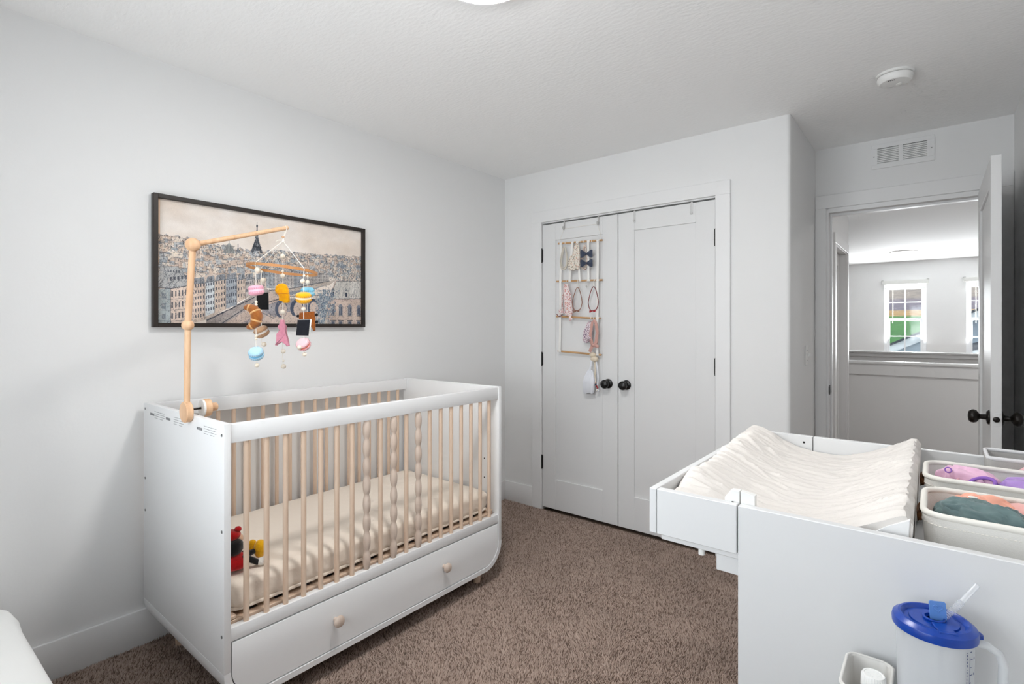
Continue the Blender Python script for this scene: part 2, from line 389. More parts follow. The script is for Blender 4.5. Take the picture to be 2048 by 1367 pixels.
# ================================================================== LANDING BEYOND THE DOOR
HLX, HWY = 1.87, 3.25
M['hallwall'] = M['wall']
DY0, DY1, DHZ = 2.30, 3.06, 2.05
w = B(); w.box(HLX-.12, HLX, .87, DY0, 0, HC); w.box(HLX-.12, HLX, DY1, HWY, 0, HC); w.box(HLX-.12, HLX, DY0, DY1, DHZ, HC)
struct('wall_hall_left', w, 'wall', 'landing wall with a door casing beyond the doorway')
trim(9, HLX, HLX+.016, DY0-.085, DY0, 0, DHZ); trim(10, HLX, HLX+.016, DY0-.085, DY1+.085, DHZ, DHZ+.09); trim(11, HLX, HLX+.016, DY1, DY1+.085, 0, DHZ)
jb = B(); jb.box(HLX-.12, HLX+.004, DY0, DY0+.014, 0, DHZ); jb.box(HLX-.12, HLX+.004, DY1-.014, DY1, 0, DHZ); jb.box(HLX-.12, HLX+.004, DY0+.014, DY1-.014, DHZ-.014, DHZ)
struct('trim_12', jb, 'trim')
d4 = shaker('door_4', lambda u, w, z: (HLX-.055-w, DY0+.017+u, z), DY1-DY0-.034, .02, DHZ-.018, label='closed door in the landing wall')
for z in (1.83, 1.08, .3):
    b = B(); b.cyl((HLX-.05, DY0+.0165, z-.044), (HLX-.05, DY0+.0165, z+.044), .006, n=8); part('hinge', b, 'black', d4)
def halfwall(n, y0, y1, zt, x0, label):
    struct('wall_half_%s' % n, B().box(x0, HX1, y0, y1, 0, zt-.025), 'wall', label)
    return zt
halfwall('near', HWY, HWY+.12, .972, HLX-.12, 'half wall of the landing under a white cap')
struct('trim_13', B().box(HLX-.13, HX1, HWY-.03, HWY+.15, .947, .972, .004, 2), 'trim', 'white cap board on the near half wall')
struct('trim_14', B().box(HLX, HX1, HWY-.016, HWY, .84, .947, .002, 1), 'trim', 'apron board under the near half wall cap')
halfwall('far', 5.85, 5.97, .975, HX0, 'half wall on the far side of the stairwell')
struct('trim_15', B().box(HX0, HX1, 5.82, 6.0, .95, .975, .004, 2), 'trim', 'white cap board on the far half wall')
struct('trim_16', B().box(HX0, HX1, 5.836, 5.85, .90, .95, .002, 1), 'trim')
# outer shell of the landing
HW = [(1.874, 2.454), (2.953, 3.533)]; HZ0, HZ1 = .80, 2.10
w = B(); w.box(HX0, HW[0][0], HY1, HY1+.12, 0, HC); w.box(HW[0][1], HW[1][0], HY1, HY1+.12, 0, HC); w.box(HW[1][1], HX1, HY1, HY1+.12, 0, HC)
for a, b_ in HW: w.box(a, b_, HY1, HY1+.12, 0, HZ0); w.box(a, b_, HY1, HY1+.12, HZ1, HC)
struct('wall_hall_far', w, 'wall', 'far landing wall with two windows')
struct('wall_hall_side', B().box(HX0-.12, HX0, .87, HY1+.12, 0, HC), 'wall')
struct('wall_hall_right', B().box(HX1, HX1+.12, .87, HY1+.12, 0, HC), 'wall')
w = B(); w.box(HX0-.12, -.12, .87-.12, .87, 0, HC); w.box(3.0, HX1+.12, .87-.12, .87, 0, HC)
struct('wall_hall_near', w, 'wall')
for i, (a, b_) in enumerate(HW):
    nm = ('left', 'right')[i]
    wn = window('window_%d' % (i+2), a, b_, HZ0, HZ1, HY1, HY1+.12, 'white gridded landing window with raised blind' if i == 0 else 'landing window partly hidden by the open door', True, -1)
    struct('trim_%d' % (17+i), B().box(a-.01, b_+.01, HY1-.02, HY1+.03, HZ0-.02, HZ0+.004, .003, 1), 'trim')
    bl = thing('window_blind', 'raised white blind at the top of the fully visible landing window' if i == 0 else 'raised white blind of the landing window cut off by the open door', 'blind', ((a+b_)/2, HY1-.03, HZ1-.16))
    part('headrail', B().box(a-.03, b_+.03, HY1-.055, HY1-.002, HZ1-.05, HZ1+.015, .003, 1), 'blind', bl)
    for k in range(9):
        z = HZ1-.056-k*.0075; part('slat', B().box(a+.006, b_-.006, HY1-.048, HY1-.006, z-.003, z, 0), 'blind', bl)
    part('bottom_rail', B().box(a+.006, b_-.006, HY1-.046, HY1-.008, HZ1-.137, HZ1-.123, .002, 1), 'blind', bl)
    part('cord', B().tube([(a+.12, HY1-.05, HZ1-.06), (a+.122, HY1-.052, HZ1-.4), (a+.12, HY1-.05, HZ1-.72)], .0035, 6), 'string', bl)
    part('bracket', B().box(a-.034, a-.004, HY1-.058, HY1-.004, HZ1+.0155, HZ1+.022), 'chrome', bl)
    part('bracket', B().box(b_+.004, b_+.034, HY1-.058, HY1-.004, HZ1+.0155, HZ1+.022), 'chrome', bl)
def ceiling_lamp(c, r, m, label, rim=.036, drop=.014):
    t = thing('ceiling_light', label, 'ceiling light', (c[0], c[1], HC-rim-drop))
    part('rim', B().lathe([(r*.80, 0), (r*.99, 0), (r, -.004), (r, -rim+.004), (r*.985, -rim), (r*.96, -rim), (r*.95, -rim+.006), (r*.80, -rim+.006)], (c[0], c[1], HC-.0005), (0, 0, 1), 48), 'plasticw', t)
    z = -rim+.005; part('diffuser', B().lathe([(0, z), (r*.955, z), (r*.95, z-.006), (r*.90, -rim-drop*.43), (r*.7, -rim-drop*.8), (r*.4, -rim-drop*.93), (0, -rim-drop)], (c[0], c[1], HC), (0, 0, 1), 48), m, t)
ceiling_lamp((1.462, -1.866), .150, 'lamp', 'round flush ceiling light at the top edge over the bedroom')
ceiling_lamp((2.20, 6.64), .17, 'lamphall', 'round flush ceiling light seen through the doorway over the landing', .012, .035)
ceiling_lamp((3.75, 2.05), .17, 'lampaddcorner', 'added unseen fill light on the landing ceiling around the corner')  # invented lamp out of view, brightens the near half wall and alcove
ceiling_lamp((3.30, 4.40), .17, 'lampaddstair', 'added unseen fill light on the ceiling over the stairwell')  # second invented lamp, hidden by the door, lightens the far half wall
# ================================================================== OUTDOORS (seen through the landing windows)
def terrain():
    ys = [8.5, 20, 60, 105, 125, 150, 190, 232, 250, 262, 290, 330, 400, 480, 600, 700]
    zs = [-3.3, -3.2, -3.1, -3.0, -2.6, -1.0, 1.4, 4.3, 6.6, 8.3, 11.0, 15.5, 27, 42, 64, 78]
    xs = np.linspace(-260, 420, 70); yy = np.interp(np.linspace(0, len(ys)-1, 120), range(len(ys)), ys)
    zz = np.interp(yy, ys, zs); X, Y = np.meshgrid(xs, yy, indexing='ij'); Z = np.repeat(zz[None], len(xs), 0)
    Z = Z+vnoise(X*.02, Y*.03, 3)*np.clip((Y-110)/90, 0, 4)*1.0
    return np.stack([X, Y, Z], -1)
mt = bpy.data.materials.new('hillside'); mt.use_nodes = True; nt = mt.node_tree; p = nt.nodes['Principled BSDF']; p.inputs['Roughness'].default_value = 1
tc = nt.nodes.new('ShaderNodeTexCoord'); sx = nt.nodes.new('ShaderNodeSeparateXYZ'); nt.links.new(tc.outputs['Object'], sx.inputs[0])
nz = nt.nodes.new('ShaderNodeTexNoise'); nz.inputs['Scale'].default_value = .12; nz.inputs['Detail'].default_value = 8; nt.links.new(tc.outputs['Object'], nz.inputs['Vector'])
ad = nt.nodes.new('ShaderNodeMath'); ad.operation = 'MULTIPLY_ADD'; nt.links.new(nz.outputs[0], ad.inputs[0]); ad.inputs[1].default_value = 9; nt.links.new(sx.outputs['Y'], ad.inputs[2])
dv = nt.nodes.new('ShaderNodeMath'); dv.operation = 'DIVIDE'; dv.inputs[1].default_value = 700; nt.links.new(ad.outputs[0], dv.inputs[0])
rp = nt.nodes.new('ShaderNodeValToRGB'); cr = rp.color_ramp; cr.interpolation = 'LINEAR'
stops = [(0, srgb(70, 140, 70)), (.325, srgb(96, 160, 84)), (.336, srgb(222, 178, 120)), (.366, srgb(226, 186, 132)), (.376, srgb(150, 140, 152)), (.445, srgb(158, 146, 156)), (.462, srgb(196, 180, 166)), (.9, srgb(204, 192, 184))]
cr.elements[0].position, cr.elements[0].color = stops[0]; cr.elements[1].position, cr.elements[1].color = stops[-1]
for q, c in stops[1:-1]: e = cr.elements.new(q); e.color = c
nt.links.new(dv.outputs[0], rp.inputs[0])
n2 = nt.nodes.new('ShaderNodeTexNoise'); n2.inputs['Scale'].default_value = .45; n2.inputs['Detail'].default_value = 6; nt.links.new(tc.outputs['Object'], n2.inputs['Vector'])
r2 = nt.nodes.new('ShaderNodeValToRGB'); r2.color_ramp.elements[0].position = .3; r2.color_ramp.elements[0].color = (.62, .62, .66, 1); r2.color_ramp.elements[1].position = .6; r2.color_ramp.elements[1].color = (1, 1, 1, 1); nt.links.new(n2.outputs[0], r2.inputs[0])
mm = nt.nodes.new('ShaderNodeMix'); mm.data_type = 'RGBA'; mm.blend_type = 'MULTIPLY'; mm.inputs[0].default_value = 1; nt.links.new(rp.outputs[0], mm.inputs[6]); nt.links.new(r2.outputs[0], mm.inputs[7]); nt.links.new(mm.outputs[2], p.inputs['Base Color'])
tr = grid_obj('hillside', terrain(), mt); tr['kind'] = 'structure'; tr['label'] = 'green field rising to dry hills outside the landing window'
M['siding'] = mat('pale_blue_siding', srgb(196, 210, 224), .7, .2); M['fascia'] = mat('white_fascia', srgb(238, 242, 246), .6, .3); M['shingle'] = mat('dark_shingle', srgb(58, 64, 74), .9, .2, vary=(6, srgb(78, 84, 94)))
def gable(label, x0, y0, zbase, xe, ze, xp, zp, depth):
    """house with a gable facing the landing: eave at (xe, ze), peak at (xp, zp), mirrored"""
    t = thing('neighbour_house', label, 'house', (xp, y0, zbase))
    b = B(); sl = (zp-ze)/(xp-xe); xr = 2*xp-xe; n = 44; h = (zp-zbase)/n
    for k in range(n):
        za = zbase+k*h; zb = za+h*1.05
        if zb < ze: xa, xb = xe+.03, xr-.03
        else: xa = xe+.03+max(0, (zb-ze))/sl; xb = 2*xp-xa
        if xb-xa > .05: b.prism([(0, za), (.03, za), (.008, zb), (0, zb)], lambda q: (xa, y0-q[0], q[1]), lambda q: (xb, y0-q[0], q[1]))
    part('siding', b, 'siding', t)
    b = B(); b.box(xe+.3, xr-.3, y0+.02, y0+depth, zbase, ze); part('wall', b, 'siding', t)
    for sg in (1, -1):
        f = lambda x: xp+(x-xp)*sg
        part('fascia', B().prism([(xe, ze-.02), (xp, zp-.02), (xp, zp-.22), (xe, ze-.22)], lambda q: (f(q[0]), y0-.32, q[1]), lambda q: (f(q[0]), y0-.28, q[1])), 'fascia', t)
        part('roof', B().prism([(xe, ze+.04), (xp, zp+.04), (xp, zp-.02), (xe, ze-.02)], lambda q: (f(q[0]), y0-.36, q[1]), lambda q: (f(q[0]), y0+depth, q[1])), 'shingle', t)
    return t
gable('pale blue sided neighbour house with dark roof edge outside the landing window', 1.5, 14.0, -3.2, .2, .10, 7.2, 3.70, 9)
gable('second sided house gable outside the partly hidden landing window', 3.4, 11.2, -3.2, 2.72, .74, 5.4, 1.52, 2.2)

# ================================================================== CARPET PILE
def carpet():
    sp_ = .0053
    gx, gy = np.meshgrid(np.arange(.016, 2.86, sp_), np.arange(-3.43, .74, sp_), indexing='ij')
    x = gx.ravel(); y = gy.ravel()
    keep = ~((x > 1.95-.03) & (y > -.02) & (x < 1.99)) & ~((x > 2.30) & (y < -1.30)) & ~((x < .60) & (y > -2.10) & (y < -1.30)) & ~((y > -.012) & (x < 1.98))
    x = x[keep]; y = y[keep]; n = len(x)
    x = x+(rng.random(n)-.5)*sp_*.9; y = y+(rng.random(n)-.5)*sp_*.9
    big = vnoise(x*3.2, y*3.2, 11); mid = vnoise(x*14, y*14, 12)
    h = .009+.004*rng.random(n)+.003*mid
    ang = 2*math.pi*(vnoise(x*5, y*5, 13)*1.2+rng.random(n)*.5); lean = .0035+.004*rng.random(n)+.003*np.abs(big)
    tx = x+np.cos(ang)*lean; ty = y+np.sin(ang)*lean
    r0 = .0034; a0 = rng.random(n)*2*math.pi
    V = np.zeros((n, 4, 3), np.float32)
    for k in range(3):
        a = a0+k*2*math.pi/3
        V[:, k, 0] = x+np.cos(a)*r0; V[:, k, 1] = y+np.sin(a)*r0; V[:, k, 2] = -.001
    V[:, 3, 0] = tx; V[:, 3, 1] = ty; V[:, 3, 2] = h
    V = V.reshape(-1, 3)
    base = (np.arange(n)*4)[:, None]
    tri = np.array([[0, 1, 3], [1, 2, 3], [2, 0, 3]])
    Fc = (base[:, None, :]+tri[None]).reshape(-1)
    me = bpy.data.meshes.new('carpet_pile'); me.vertices.add(len(V)); me.vertices.foreach_set('co', V.ravel())
    nf = n*len(tri); me.loops.add(nf*3); me.loops.foreach_set('vertex_index', Fc.astype(np.int32))
    me.polygons.add(nf); me.polygons.foreach_set('loop_start', np.arange(0, nf*3, 3, dtype=np.int32))
    try: me.polygons.foreach_set('loop_total', np.full(nf, 3, np.int32))
    except Exception: pass
    me.update()
    at = me.color_attributes.new('tone', 'FLOAT_COLOR', 'POINT')
    c1 = np.array(srgb(166, 145, 133)[:3]); c2 = np.array(srgb(196, 176, 164)[:3]); c3 = np.array(srgb(126, 107, 97)[:3])
    t = rng.random(n)[:, None]; dk = (rng.random(n) < .22)[:, None]
    c = np.where(dk, c3, c1*(1-t)+c2*t)*(1+.10*mid[:, None]+.14*big[:, None])
    cc = np.ones((n, 4, 4), np.float32); cc[:, :, :3] = c[:, None, :]
    at.data.foreach_set('color', cc.ravel())
    m = mat('carpet_fibre', (1, 1, 1, 1), .95, .1); a = m.node_tree.nodes.new('ShaderNodeVertexColor'); a.layer_name = 'tone'
    m.node_tree.links.new(a.outputs[0], m.node_tree.nodes['Principled BSDF'].inputs['Base Color'])
    me.materials.append(m)
    o = bpy.data.objects.new('carpet_pile', me); COL.objects.link(o); o['kind'] = 'stuff'
    tag(o, 'taupe brown cut pile carpet covering the bedroom floor', 'carpet')
carpet()

# ================================================================== CRIB
CX0, CX1, CY0, CY1, CZ = .035, .800, -2.355, -.990, 1.005
T = .022; RC = .125; ZB = .082; ZJ = ZB+RC
crib = thing('crib', 'white baby crib with wooden spindles and a drawer by the picture wall', 'crib', ((CX0+CX1)/2, (CY0+CY1)/2, 0))
for ya in (CY0, CY1-T):
    part('end_panel', B().box(CX0, CX1, ya, ya+T, ZJ, CZ, .0022, 2), 'crib', crib)
for sg, ye in ((1, CY0), (-1, CY1)):
    out = [(ye+sg*(RC-RC*math.cos(R(a))), ZB+RC-RC*math.sin(R(a))) for a in range(0, 91, 6)]
    inn = [(ye+sg*(RC-(RC-T)*math.cos(R(a))), ZB+RC-(RC-T)*math.sin(R(a))) for a in range(90, -1, -6)]
    part('curved_corner', B().prism(out+inn, lambda q: (CX0, q[0], q[1]), lambda q: (CX1, q[0], q[1])), 'crib', crib, 30)
part('bottom_board', B().box(CX0, CX1, CY0+RC, CY1-RC, ZB, ZB+T, .001, 1), 'crib', crib)
RX0, RX1 = CX1-.030, CX1-.004          # front rail depth
BX0, BX1 = CX0+.004, CX0+.030
for xa, xb in ((RX0, RX1), (BX0, BX1)):
    part('top_rail', B().box(xa, xb, CY0+T, CY1-T, .940, CZ-.004, .002, 2), 'crib', crib)
    part('lower_rail', B().box(xa-.002, xb, CY0+T, CY1-T, .302, .345, .002, 2), 'crib', crib)
part('back_panel', B().box(BX0+.004, BX1-.004, CY0+T, CY1-T, ZJ-.02, .302), 'crib', crib)
# drawer front with rounded lower corners
g = .004; y0, y1 = CY0+T+g, CY1-T-g; z0, z1 = ZB+T+g, .297; rr = RC-T-g
pts = [(y0, z1), (y1, z1)]+[(y1-rr+rr*math.cos(R(a)), z0+rr-rr*math.sin(R(a))) for a in range(0, 91, 6)]+[(y0+rr-rr*math.sin(R(a)), z0+rr-rr*math.cos(R(a))) for a in range(0, 91, 6)]
dr = part('drawer', B().prism(pts, lambda q: (CX1-.022, q[0], q[1]), lambda q: (CX1-.003, q[0], q[1]), .0015, 2), 'crib', crib, 40)
for ky in (-1.957, -1.398):
    part('knob', B().lathe([(.0, 0), (.0085, 0), (.0075, .012), (.014, .017), (.0205, .023), (.0215, .028), (.018, .034), (.008, .037), (0, .0375)], (CX1-.003, ky, .214), (1, 0, 0), 24), 'woodpale', dr, 60)
b = B(); b.box(CX0+.06, CX1-.03, y0+.14, y1-.14, ZB+T+.004, ZB+T+.012); b.box(CX0+.06, CX0+.07, y0+.14, y1-.14, ZB+T+.012, .27)
part('drawer_box', b, 'lam', dr)
for lx in (CX0+.09, CX1-.078):
    for ly in (CY0+.105, CY1-.105):
        part('leg', B().lathe([(.0, 0), (.0175, 0), (.0185, .004), (.0225, ZB+.002), (0, ZB+.002)], (lx, ly, 0), (0, 0, 1), 20), 'wood', crib)
SP0, SPD = -2.278, .0672
me_sp = mesh_from('spindle', B().lathe([(.0, 0), (.0092, 0), (.0092, .30), (.0092, .597), (0, .597)], (0, 0, 0), (0, 0, 1), 14), 'wood')
me_sf = mesh_from('spindle_front', B().lathe([(.0, 0), (.0092, 0), (.0092, .30), (.0092, .597), (0, .597)], (0, 0, 0), (0, 0, 1), 14), 'wood')
tp = []
for i in range(8*8+1):
    q = i/64; tp.append((.0092+.0062*abs(math.sin(q*8*math.pi))**.75, q*.597))
me_tt = mesh_from('turned_spindle', B().lathe([(0, 0)]+tp+[(0, .597)], (0, 0, 0), (0, 0, 1), 18), 'woodpale', None, 60)
for i in range(19):
    y = SP0+i*SPD
    if i in (7, 9, 11): inst('turned_spindle', me_tt, (RX0+.013, y, .344), crib)
    else: inst('spindle', me_sf, (RX0+.013, y, .344), crib)
    inst('spindle', me_sp, (BX0+.013, y, .344), crib)
# mattress base: frame and slats
ms = part('mattress_support', B().box(BX1+.006, BX1+.035, CY0+T+.004, CY1-T-.004, .326, .352, .002, 1).box(RX0-.037, RX0-.008, CY0+T+.004, CY1-T-.004, .326, .352, .002, 1), 'wood', crib)
for k in range(13):
    ys = CY0+.07+k*.103; part('bed_slat', B().box(BX1+.035, RX0-.037, ys-.03, ys+.03, .334, .347), 'wood', ms)
for yy_ in (CY0+T+.004, CY1-T-.034):
    part('support_block', B().box(RX0-.075, RX0-.008, yy_, yy_+.03, .353, .366, .003, 1), 'wood', ms)
me_sc = mesh_from('screw', B().lathe([(0, 0), (.0052, 0), (.0052, .0012), (.0028, .0014), (.0028, .0004), (0, .0004)], (0, 0, 0), (0, -1, 0), 10), 'chrome')
for x, z in ((.785, .968), (.785, .66), (.785, .325), (.055, .982), (.055, .70), (.055, .57)): inst('screw', me_sc, (x, CY0, z), crib)
me_hole = mesh_from('bolt_hole', B().lathe([(0, 0), (.0038, 0), (.0038, .0006), (0, .0006)], (0, 0, 0), (0, -1, 0), 10), 'dark')
for x, z in ((.70, .62), (.70, .52), (.08, .62), (.08, .50)): inst('bolt_hole', me_hole, (x, CY1-T, z), crib)
inst('screw', mesh_from('screw_front', B().lathe([(0, 0), (.005, 0), (.005, .0012), (0, .0014)], (0, 0, 0), (0, -1, 0), 10), 'plasticw'), (.78, CY1-T, .625), crib)
# warning print along the top of the end panel: bold heading blocks and fine lines
b = B()
def pr_(x0, x1, z0, z1): b.box(x0, x1, CY0-.0006, CY0-.0001, z0, z1)
for (hx, tx0, tx1) in ((.115, .165, .275), (.29, .37, .47), (.585, .645, .745)):
    for k in range(7): pr_(hx+k*.0068, hx+k*.0068+.0045, .9635, .9725)
    for col in (0, 1):
        xa = tx0+col*(tx1-tx0)*.52
        for k in range(4): pr_(xa, xa+(tx1-tx0)*(.46 if k < 3 else .3), .981-k*.0082, .9822-k*.0082)
part('warning_print', b, 'ink', crib)['kind'] = 'stuff'
# mattress in its fitted sheet
def mattress():
    x0, x1, y0, y1, z0, z1 = BX1+.012, RX0-.018, CY0+T+.012, CY1-T-.012, .3665, .468
    nu, nv = 300, 26
    per = []
    w_, l_ = (x1-x0)/2, (y1-y0)/2; cx, cy = (x0+x1)/2, (y0+y1)/2; rc = .05
    t = np.linspace(0, 1, nu, endpoint=False); L = 2*(2*w_+2*l_)
    def super(th, sx, sy, e=.14):
        c, s = np.cos(th), np.sin(th); return np.sign(c)*np.abs(c)**e*sx, np.sign(s)*np.abs(s)**e*sy
    # perimeter by arc-length of a rounded rectangle
    pts = []
    segs = [(x1, y0+rc, x1, y1-rc), (x0, y1-rc, x0, y0+rc)]
    def rr_pt(s):
        sides = [2*l_-2*rc, math.pi/2*rc, 2*w_-2*rc, math.pi/2*rc, 2*l_-2*rc, math.pi/2*rc, 2*w_-2*rc, math.pi/2*rc]
        s = s*sum(sides); k = 0
        while k < 7 and s > sides[k]: s -= sides[k]; k += 1
        if k == 0: return x1, y0+rc+s, 1, 0
        if k == 1: a = s/rc; return x1-rc+rc*math.cos(a), y1-rc+rc*math.sin(a), math.cos(a), math.sin(a)
        if k == 2: return x1-rc-s, y1, 0, 1
        if k == 3: a = s/rc+math.pi/2; return x0+rc+rc*math.cos(a), y1-rc+rc*math.sin(a), math.cos(a), math.sin(a)
        if k == 4: return x0, y1-rc-s, -1, 0
        if k == 5: a = s/rc+math.pi; return x0+rc+rc*math.cos(a), y0+rc+rc*math.sin(a), math.cos(a), math.sin(a)
        if k == 6: return x0+rc+s, y0, 0, -1
        a = s/rc+1.5*math.pi; return x1-rc+rc*math.cos(a), y0+rc+rc*math.sin(a), math.cos(a), math.sin(a)
    P = np.zeros((nu, nv, 3))
    for i, ti in enumerate(t):
        px, py, nx, ny = rr_pt(ti)
        for j in range(nv):
            q = j/(nv-1)
            if q < .45:       # side, bottom to top
                h = q/.45; off = -.012*(1-min(1, h*4)) - .022*max(0, (h-.75)/.25)**2; z = z0+(z1-z0-.004)*h**.95
                wr = .0045*math.sin(ti*nu*1.05+3.0*h+2*math.sin(ti*40))*(1-h)**.6+.003*math.sin(ti*nu*.63+5*h)
                P[i, j] = (px+nx*(off+wr), py+ny*(off+wr), z)
            else:
                h = (q-.45)/.55; k = 1-h
                off = .022*(1-h*.0)
                ix = (px-nx*.022-cx)*k+cx; iy = (py-ny*.022-cy)*k+cy
                P[i, j] = (ix, iy, z1-.004+.004*min(1, h*8))
    top = P[:, :, 2] > z1-.006
    P[:, :, 2] += np.where(top, .0035*vnoise(P[:, :, 0]*5, P[:, :, 1]*5, 21), 0)
    mtr = thing('crib_mattress', 'crib mattress under a cream fitted sheet inside the crib', 'mattress', (cx, cy, z0))
    grid_obj('fitted_sheet', P, 'sheet', mtr, True)
    part('elastic_hem', B().tube([(rr_pt(s/120)[0]-rr_pt(s/120)[2]*.006, rr_pt(s/120)[1]-rr_pt(s/120)[3]*.006, z0+.006) for s in range(120)], .006, 6, True), 'sheet', mtr)
mattress()
# generic rag doll leaning in the near corner of the crib
M['dollred'] = felt('red_plush', srgb(190, 22, 26), srgb(170, 16, 20)); M['dollblack'] = felt('black_plush', srgb(22, 22, 24)); M['dollyellow'] = felt('yellow_plush', srgb(240, 184, 24), srgb(228, 168, 16)); M['dollwhite'] = felt('white_plush', srgb(238, 236, 230)); M['dollskin'] = felt('peach_plush', srgb(232, 190, 160))
dl = thing('rag_doll', 'red, black and yellow rag doll lying at the near end of the crib', 'doll', (.655, -2.25, .468))
def blob(b, c, r, sc, seed=1, amp=.08, rot=None, n=20, m=14):
    b.sphere(c, r, sc, n, m, rot); c = Vector(c)
    for v in b.bm.verts:
        d = v.co-c
        if d.length < r*max(sc)*1.3:
            k = 1+amp*math.sin(d.x*90+seed*2.1)*math.cos(d.y*80+seed)+amp*.7*math.sin(d.z*110+seed*1.3)
            v.co = c+d*k
    return b
part('dress', blob(B(), (.655, -2.258, .497), .042, (1.1, 1.05, .66), 3), 'dollred', dl, 60)
part('hair', blob(B(), (.654, -2.264, .546), .031, (1, 1.08, .88), 4, .05), 'dollblack', dl, 60)
part('cap', blob(B(), (.640, -2.266, .584), .026, (1.15, 1.2, .72), 5, .10), 'dollred', dl, 60); part('cap_bobble', blob(B(), (.648, -2.247, .604), .011, (1, 1, .9), 2, .08), 'dollred', dl, 60)
part('face', blob(B(), (.636, -2.240, .566), .020, (.8, .8, .9), 6, .02), 'dollskin', dl, 60)
part('arm', B().tube([(.675, -2.245, .512), (.685, -2.225, .502), (.690, -2.205, .488), (.692, -2.196, .482)], [.012, .011, .010, .010], 10), 'dollblack', dl, 60)
part('hand', blob(B(), (.693, -2.185, .483), .0145, (1, 1.25, .9), 7, .05), 'dollwhite', dl, 60)
part('leg', B().tube([(.63, -2.235, .495), (.62, -2.215, .500), (.612, -2.196, .502)], [.011, .010, .009], 10), 'dollblack', dl, 60)
part('leg', B().tube([(.655, -2.225, .500), (.648, -2.205, .505), (.642, -2.188, .505)], [.011, .010, .009], 10), 'dollblack', dl, 60)
part('shoe', blob(B(), (.608, -2.180, .510), .022, (.8, .85, 1.1), 8, .05), 'dollyellow', dl, 60)
part('shoe', blob(B(), (.642, -2.166, .507), .026, (.8, .9, 1.2), 9, .05), 'dollyellow', dl, 60)

# ================================================================== MOBILE ARM AND MOBILE
arm = thing('mobile_arm', 'light wooden mobile arm clamped to the crib end panel', 'mobile arm', (.52, CY0-.02, .98))
part('clamp_disc', B().lathe([(0, 0), (.034, 0), (.037, .003), (.037, .019), (.034, .022), (0, .022)], (.525, CY0-.0005, 1.018), (0, -1, 0), 32), 'woodmob', arm, 40)
part('clamp_pad', B().lathe([(0, 0), (.031, 0), (.031, .007), (0, .007)], (.500, CY0+T+.022, 1.022), (0, 1, 0), 28), 'plasticw', arm)
part('clamp_disc', B().lathe([(0, 0), (.031, 0), (.032, .002), (.032, .020), (.030, .022), (0, .022)], (.500, CY0+T+.029, 1.022), (0, 1, 0), 28), 'woodmob', arm, 40)
part('clamp_knob', B().lathe([(0, 0), (.015, 0), (.016, .003), (.015, .022), (.012, .025), (0, .025)], (.500, CY0+T+.051, 1.022), (0, 1, 0), 20), 'woodmob', arm, 40)
part('clamp_bolt', B().cyl((.50, CY0-.002, 1.022), (.50, CY0+T+.03, 1.022), .004, n=10), 'bronze', arm)
b1, b2 = Vector((.541, CY0-.013, 1.320)), Vector((.585, CY0-.013, 1.594)); ae = Vector((.497, -1.985, 1.720))
part('pole', B().cyl((.527, CY0-.011, 1.050), b1, .0098, .0098, 16), 'woodmob', arm)
part('joint_ball', B().sphere(b1, .0195, n=22, m=14), 'woodmob', arm, 60)
part('pole', B().cyl(b1+(b2-b1)*.03, b2, .0105, .0105, 16), 'woodmob', arm)
part('joint_ball', B().sphere(b2, .0235, n=22, m=14), 'woodmob', arm, 60)
part('arm_rod', B().lathe([(0, 0), (.0085, 0), (.0085, (ae-b2).length-.003), (.006, (ae-b2).length), (0, (ae-b2).length)], b2, ae-b2, 16), 'woodmob', arm)
FWD = Vector((-math.sin(R(39)), math.cos(R(39)), 0)); RGT = Vector((math.cos(R(39)), math.sin(R(39)), 0))
CM = Vector((.500, -2.009, 0))
def hp(s, t, z): return CM+RGT*s+FWD*t+Vector((0, 0, z))
mob = thing('crib_mobile', 'felt macaron and croissant baby mobile hanging from the wooden arm', 'mobile', hp(0, 0, 1.15))
def ringz(s, t): return 1.5455-.09*s-.045*t
hb = B(); n = 56; rg = []
for i in range(n):
    a = 2*math.pi*i/n; q = []
    for rr2, dz in ((.130, -.0055), (.1335, -.0055), (.1335, .0055), (.130, .0055)):
        s, t = rr2*math.cos(a), rr2*math.sin(a); q.append(hb.bm.verts.new(hp(s, t, ringz(s, t)+dz)))
    rg.append(q)
hb.skin(rg, False, True); part('hoop', hb, 'hoop', mob)
KN = hp(.002, 0, 1.662); hang = ae-(ae-b2).normalized()*.014
part('hanging_loop', B().tube([KN, hang+Vector((.004, .002, -.012)), hang+Vector((.0105, .002, 0)), hang+Vector((0, 0, .0105)), hang+Vector((-.0105, -.002, 0)), hang+Vector((-.002, 0, -.012)), KN], .0016, 6), 'string', mob)
part('bead', B().sphere(KN+Vector((0, 0, .016)), .0062, (1, 1, .7), 12, 8), 'woodmob', mob)
part('knot', B().sphere(KN, .0052, (1, 1, 1.5), 10, 8), 'string', mob)
part('tail', B().tube([KN, KN-RGT*.012+Vector((0, 0, .004)), KN-RGT*.024+Vector((0, 0, .001)), KN-RGT*.03+Vector((0, 0, -.004))], .0014, 6), 'string', mob)
ST = {'A': (-.048, -.12), 'B': (-.114, .06), 'C': (0, 0), 'D': (.113, -.07), 'E': (.056, .115)}
BOT = {'A': 1.168, 'B': 1.242, 'C': 1.155, 'D': 1.207, 'E': 1.31}
for k, (s, t) in ST.items():
    if k == 'C': pts = [KN, hp(s, t, BOT[k])]
    else: pts = [KN, hp(s*1.01, t*1.01, ringz(s, t)+.007), hp(s*1.03, t*1.03, ringz(s, t)), hp(s*1.01, t*1.01, ringz(s, t)-.008), hp(s, t, BOT[k])]
    part('string', B().tube(pts, .0013, 6), 'string', mob)
